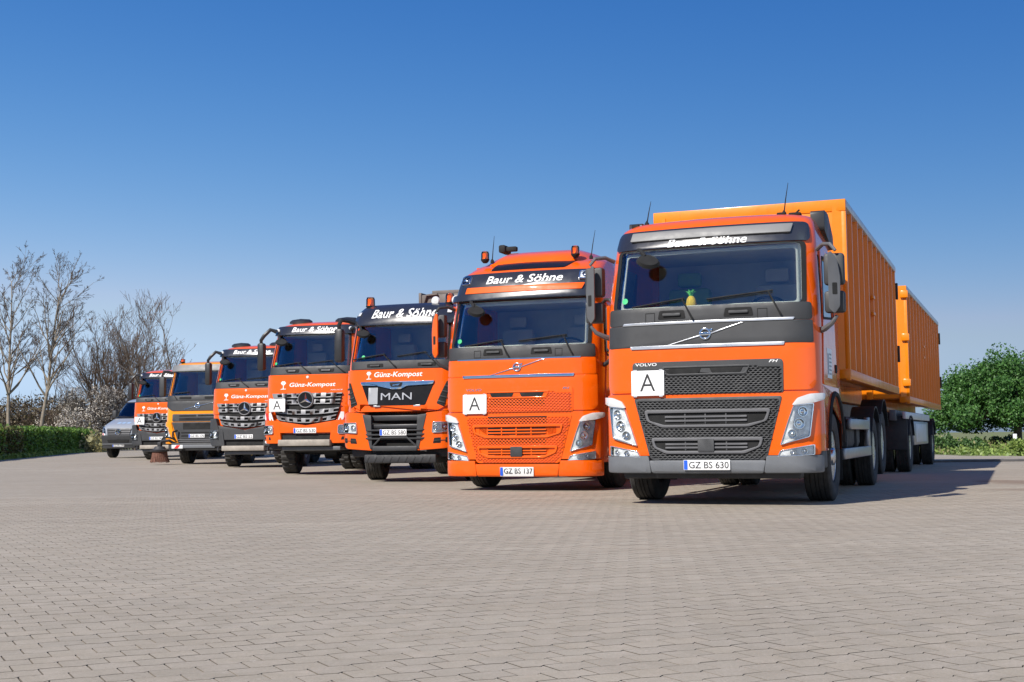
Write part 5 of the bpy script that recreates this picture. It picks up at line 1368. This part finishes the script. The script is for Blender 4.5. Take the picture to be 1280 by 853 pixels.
def bare_tree(name, label, loc, h, r, seed, P, bark, twig, stems=1, spread=.0, group=None, cat='tree', blossom=0):
    random.seed(seed); t = thing(name, label, cat, loc, 0, group); B, S, tips = Tw(), Tw(), []
    for k in range(stems):
        a = random.uniform(0, 6.28); s = spread*random.uniform(.3, 1.) if stems > 1 else 0
        grow(B, S, Vector((math.cos(a)*s*.6, math.sin(a)*s*.6, -.1)), Vector((math.cos(a)*s, math.sin(a)*s, 1)).normalized(), h*random.uniform(.75, 1.) if stems > 1 else h, r*random.uniform(.7, 1.), 0, P, tips)
    B.build('trunk', bark, t); S.build('crown', twig, t)
    if blossom:
        random.shuffle(tips); pts = []
        for p in tips:
            for q in range(blossom): pts.append(p+Vector((random.gauss(0, .12), random.gauss(0, .12), random.gauss(0, .1))))
        leaves('blossoms', pts, .08, 'blossom', t, .5, 'stuff', .8)
    return t
PB = dict(wob=.08, up=.09, rmin=.0065, lev=4, n=[26, 7, 6, 5], t0=[.30, .2, .2], ang=(20, 48), len=(.24, .42))
PC = dict(wob=.07, up=.14, rmin=.008, lev=3, n=[14, 6, 6], t0=[.12, .15, .2], ang=(14, 40), len=(.35, .6))
PP = dict(wob=.06, up=.12, rmin=.008, lev=3, n=[18, 5, 4], t0=[.15, .15, .2], ang=(25, 50), len=(.22, .42))
PS = dict(wob=.16, up=.05, rmin=.008, lev=3, n=[12, 6, 6], t0=[.10, .15, .2], ang=(25, 60), len=(.35, .6))
def at_px(px, depth): return ((px-640)/1591.4*depth, depth, .15)
bare_tree('birch_tree', 'pale-trunked bare birch at the left picture edge behind the hedge', at_px(12, 80), 11.6, .16, 3, PB, 'birch_bark', 'twig', group='birches behind the hedge')
bare_tree('birch_tree', 'pale-trunked bare birch, right one of the pair behind the hedge', at_px(48, 79), 10.9, .15, 8, PB, 'birch_bark', 'twig', group='birches behind the hedge')
bare_tree('birch_tree', 'thin short bare sapling between the birches and the blossoming bush', at_px(66, 84), 6.0, .08, 15, PP, 'bark', 'twig')
bare_tree('bare_tree', 'broad many-stemmed bare tree behind the blossoming bush', at_px(130, 88), 8.2, .12, 21, PC, 'bark', 'twig_red', 6, .34, 'bare trees behind the parked trucks')
bare_tree('bare_tree', 'bare tree between the many-stemmed tree and the tall slim trees', at_px(170, 84), 7.8, .11, 27, PC, 'bark', 'twig_red', 3, .16, 'bare trees behind the parked trucks')
bare_tree('bare_tree', 'tall slim bare tree rising above the star-badged truck beside the van', at_px(193, 80), 8.8, .10, 33, PP, 'bark', 'twig', 2, .12, 'bare trees behind the parked trucks')
bare_tree('bare_tree', 'tall slim bare tree rising right above the yellow truck', at_px(224, 78), 8.4, .10, 41, PP, 'bark', 'twig', 2, .12, 'bare trees behind the parked trucks')
bare_tree('blossoming_bush', 'white-blossoming bare bush directly left of the silver van', at_px(124, 84), 4.0, .06, 51, PS, 'bark', 'twig', 11, .55, None, 'bush', 1)
bare_tree('blossoming_bush', 'pale blossoming bush behind the hedge end, further left', at_px(86, 90), 3.2, .05, 57, PS, 'bark', 'twig', 8, .8, None, 'bush', 1)
# brown thicket far behind the hedge
random.seed(5); S = Tw(); pts = []
for k in range(900):
    y = random.uniform(90, 104); x = random.uniform(-44, -29) if random.random() < .75 else random.uniform(-44, -20)
    h = random.uniform(1.6, 4.3); p = Vector((x, y, 0)); ln = Vector((random.gauss(0, .18), random.gauss(0, .1), 1)).normalized()
    S.seg([p, p+ln*h*.5, p+ln*h+Vector((random.gauss(0, .2), 0, 0))], [.04, .03, .012], 3)
    for j in range(6):
        b = p+ln*h*random.uniform(.25, .95); e = b+Vector((random.gauss(0, .6), random.gauss(0, .5), random.uniform(.2, .9)))
        S.seg([b, e], [.018, .008], 3)
        pts += [b.lerp(e, random.random()) + Vector((random.gauss(0, .15),)*3) for _ in range(5)]
th = S.build('thicket', 'twig', None); th['label'] = 'brown leafless thicket behind the hedge'; th['category'] = 'thicket'; th['kind'] = 'stuff'
leaf_mat('thicket_leaf', (.06, .05, .028), (.15, .115, .06)); tl = leaves('thicket_leaves', pts, .22, 'thicket_leaf', th, .3, 'stuff')
def evergreen(px, depth, h, w, seed, label):
    random.seed(seed); t = thing('evergreen_shrub', label, 'shrub', at_px(px, depth))
    pts = [Vector((random.gauss(0, w*.4), random.gauss(0, w*.4), 0)) for _ in range(2600)]
    pts = [Vector((p.x*(1-z/h*.75), p.y*(1-z/h*.75), z)) for p in pts for z in (random.uniform(.1, h),)]
    leaves('foliage', pts, .20, 'bush_leaf', t, .2); B = Tw(); B.seg([Vector((0, 0, -.1)), Vector((0, 0, h*.8))], [.08, .03], 5); B.build('trunk', 'bark', t)
# clipped hedge along the left edge of the yard
random.seed(9)
def hedge():
    t = thing('hedge', 'clipped evergreen hedge along the left edge of the yard', 'hedge'); Hh = 1.32; w_ = .62
    y0, y1 = 44., 79.; bm = bmesh.new(); A = []
    n = 36
    dirv = Vector((-.185, 1, 0)).normalized(); nrm = Vector((dirv.y, -dirv.x, 0))
    base = Vector((hedge_x(y0), y0, 0)); L = (y1-y0)/dirv.y
    def zb(p): return gz(p.x, p.y)-.05
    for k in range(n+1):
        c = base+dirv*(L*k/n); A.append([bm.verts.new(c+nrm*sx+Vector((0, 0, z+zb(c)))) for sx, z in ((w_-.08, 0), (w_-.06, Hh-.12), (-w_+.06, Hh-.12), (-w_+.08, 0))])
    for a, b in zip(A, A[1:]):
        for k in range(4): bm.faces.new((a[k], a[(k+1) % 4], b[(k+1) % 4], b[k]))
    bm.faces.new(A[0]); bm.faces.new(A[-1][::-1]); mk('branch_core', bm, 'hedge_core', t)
    P1, P2 = [], []
    for q in range(26000):
        u = random.random()*L; c = base+dirv*u; r = random.random()
        bul = .07*math.sin(u*1.7)+.05*math.sin(u*3.1+1)
        if r < .5: p = c+nrm*(w_+bul+random.gauss(0, .05))+Vector((0, 0, random.uniform(.02, Hh)))
        elif r < .85: p = c+nrm*random.uniform(-w_, w_)+Vector((0, 0, Hh+bul*.5+random.gauss(0, .045)))
        else: p = base+dirv*(0 if random.random() < .5 else L)+dirv*random.gauss(0, .06)+nrm*random.uniform(-w_, w_)+Vector((0, 0, random.uniform(0, Hh)))
        p.z += zb(p); brown = math.sin(u*.55+2.1) + random.gauss(0, .6) + (.6 if u < 18 else -.8)
        (P2 if brown > .9 else P1).append(p)
    leaves('foliage', P1, .15, 'hedge_leaf', t, .4); leaves('foliage', P2, .13, 'hedge_brown_leaf', t, .4)
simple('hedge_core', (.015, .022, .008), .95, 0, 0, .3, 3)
hedge()
random.seed(17); pts = []
for k in range(5000):
    y = random.uniform(46, 81); pts.append(Vector((hedge_x(y)+random.uniform(.55, 1.15), y, random.uniform(.0, .16)+gz(-22, y))))
vg = leaves('verge_grass', pts, .16, 'weed_leaf', None, .0); vg['kind'] = 'stuff'
pts = []
for k in range(2600):
    px = random.gauss(116, 9); y = random.uniform(72, 80); pts.append(Vector(((px-640)/1591.4*y, y, abs(random.gauss(.2, .45)))))
o = leaves('dry_undergrowth', pts, .22, 'dry_grass', None, .0); o['kind'] = 'stuff'

# big leafy tree on the right with a domed crown
def leafy_tree(name, label, loc, rx, z0, z1, seed, n, size, group=None):
    random.seed(seed); t = thing(name, label, 'tree', loc, 0, group); B = Tw(); H = z1
    B.seg([Vector((0, 0, -.1)), Vector((.05, 0, z0*.8+.3)), Vector((-.1, .1, z0+.9))], [.22, .17, .14], 8)
    cl = []
    for k in range(150):
        a = random.uniform(0, 6.28); u = random.random()**.45; el = random.uniform(0, 1)
        r = rx*u; zc = z0 + (z1-z0)*math.sqrt(max(0, 1-u*u))*(el**.5)
        cl.append((Vector((math.cos(a)*r, math.sin(a)*r, zc + random.gauss(0, .12))), random.uniform(.35, .75)))
    for c, s in cl[:40]:
        m_ = Vector((c.x*.4, c.y*.4, z0+.6+(c.z-z0)*.3)); B.seg([Vector((0, 0, z0+.2)), m_, c], [.10, .055, .02], 5)
    B.build('trunk', 'bark', t); pts = []
    for k in range(n):
        c, s = random.choice(cl); d = Vector((random.gauss(0, 1), random.gauss(0, 1), random.gauss(0, .75))).normalized()*s*random.random()**.4
        p = c+d
        if p.z > z0-.15+.1*math.sin(p.x*2.3): pts.append(p)
    leaves('crown', pts, size, 'tree_leaf', t, .5)
    return t
leafy_tree('leafy_tree', 'green leafy tree with a domed crown at the right picture edge', ((1268-640)/1591.4*54, 54, -.05), 3.3, 1.0, 4.05, 71, 76000, .115, 'green trees at the right edge')
leafy_tree('leafy_tree', 'second green tree standing just right of the domed tree, cut by the picture edge', ((1330-640)/1591.4*56, 56.5, -.05), 2.6, 1.1, 3.9, 72, 32000, .115, 'green trees at the right edge')
def bush(px, depth, r, h, seed, label, mat='bush_leaf'):
    random.seed(seed); t = thing('green_bush', label, 'bush', ((px-640)/1591.4*depth, depth, -.05), 0, 'bushes along the far grass')
    pts = []
    for k in range(1500):
        d = Vector((random.gauss(0, 1), random.gauss(0, 1), random.gauss(0, 1))).normalized()*random.random()**.35
        pts.append(Vector((d.x*r, d.y*r*.8, max(.02, h*.5+d.z*h*.5+.1*math.sin(d.x*7)))))
    leaves('foliage', pts, .12, mat, t, .3); B = Tw()
    for k in range(5): B.seg([Vector((0, 0, 0)), Vector((random.gauss(0, r*.4), random.gauss(0, r*.3), h*.7))], [.03, .01], 4)
    B.build('stems', 'bark', t)
bush(1178, 50.0, .6, .70, 81, 'dark green bush in the grass just right of the trailer wheels')
bush(1214, 50.5, .55, .55, 82, 'round green bush in the middle of the far grass strip')
bush(1256, 58.0, .9, .62, 83, 'large dark bush below the domed tree crown')
bush(1284, 43.0, .8, .62, 84, 'bright green bush at the yard corner by the right picture edge', 'weed_leaf')
random.seed(23); pts, dry = [], []
for k in range(40000):
    y = random.uniform(47.5, 66); x = random.uniform(11, 40)
    (dry if random.random() < .25 + .2*math.sin(x*1.3) else pts).append(Vector((x, y, abs(random.gauss(0, .16))*(1.2 if y > 50 else .7))))
for k in range(3000):
    x = random.uniform(15.6, 24); y = random.uniform(38, 48)
    if not paved(x, y): pts.append(Vector((x, y, abs(random.gauss(0, .12)))))
o = leaves('meadow_grass', pts, .12, 'weed_leaf', None, .0, 'stuff'); o2 = leaves('dry_meadow_grass', dry, .12, 'dry_grass', None, .0, 'stuff')
# marker post at the foot of the tree
mp_ = thing('marker_post', 'small white and black post in the grass at the foot of the domed tree', 'post', ((1268-640)/1591.4*47, 47.2, -.05))
box('post', -.06, .06, -.05, .05, 0, .75, 'white_sign', mp_, .01); box('post_band', -.065, .065, -.055, .055, .35, .55, 'matt_black', mp_, .008)
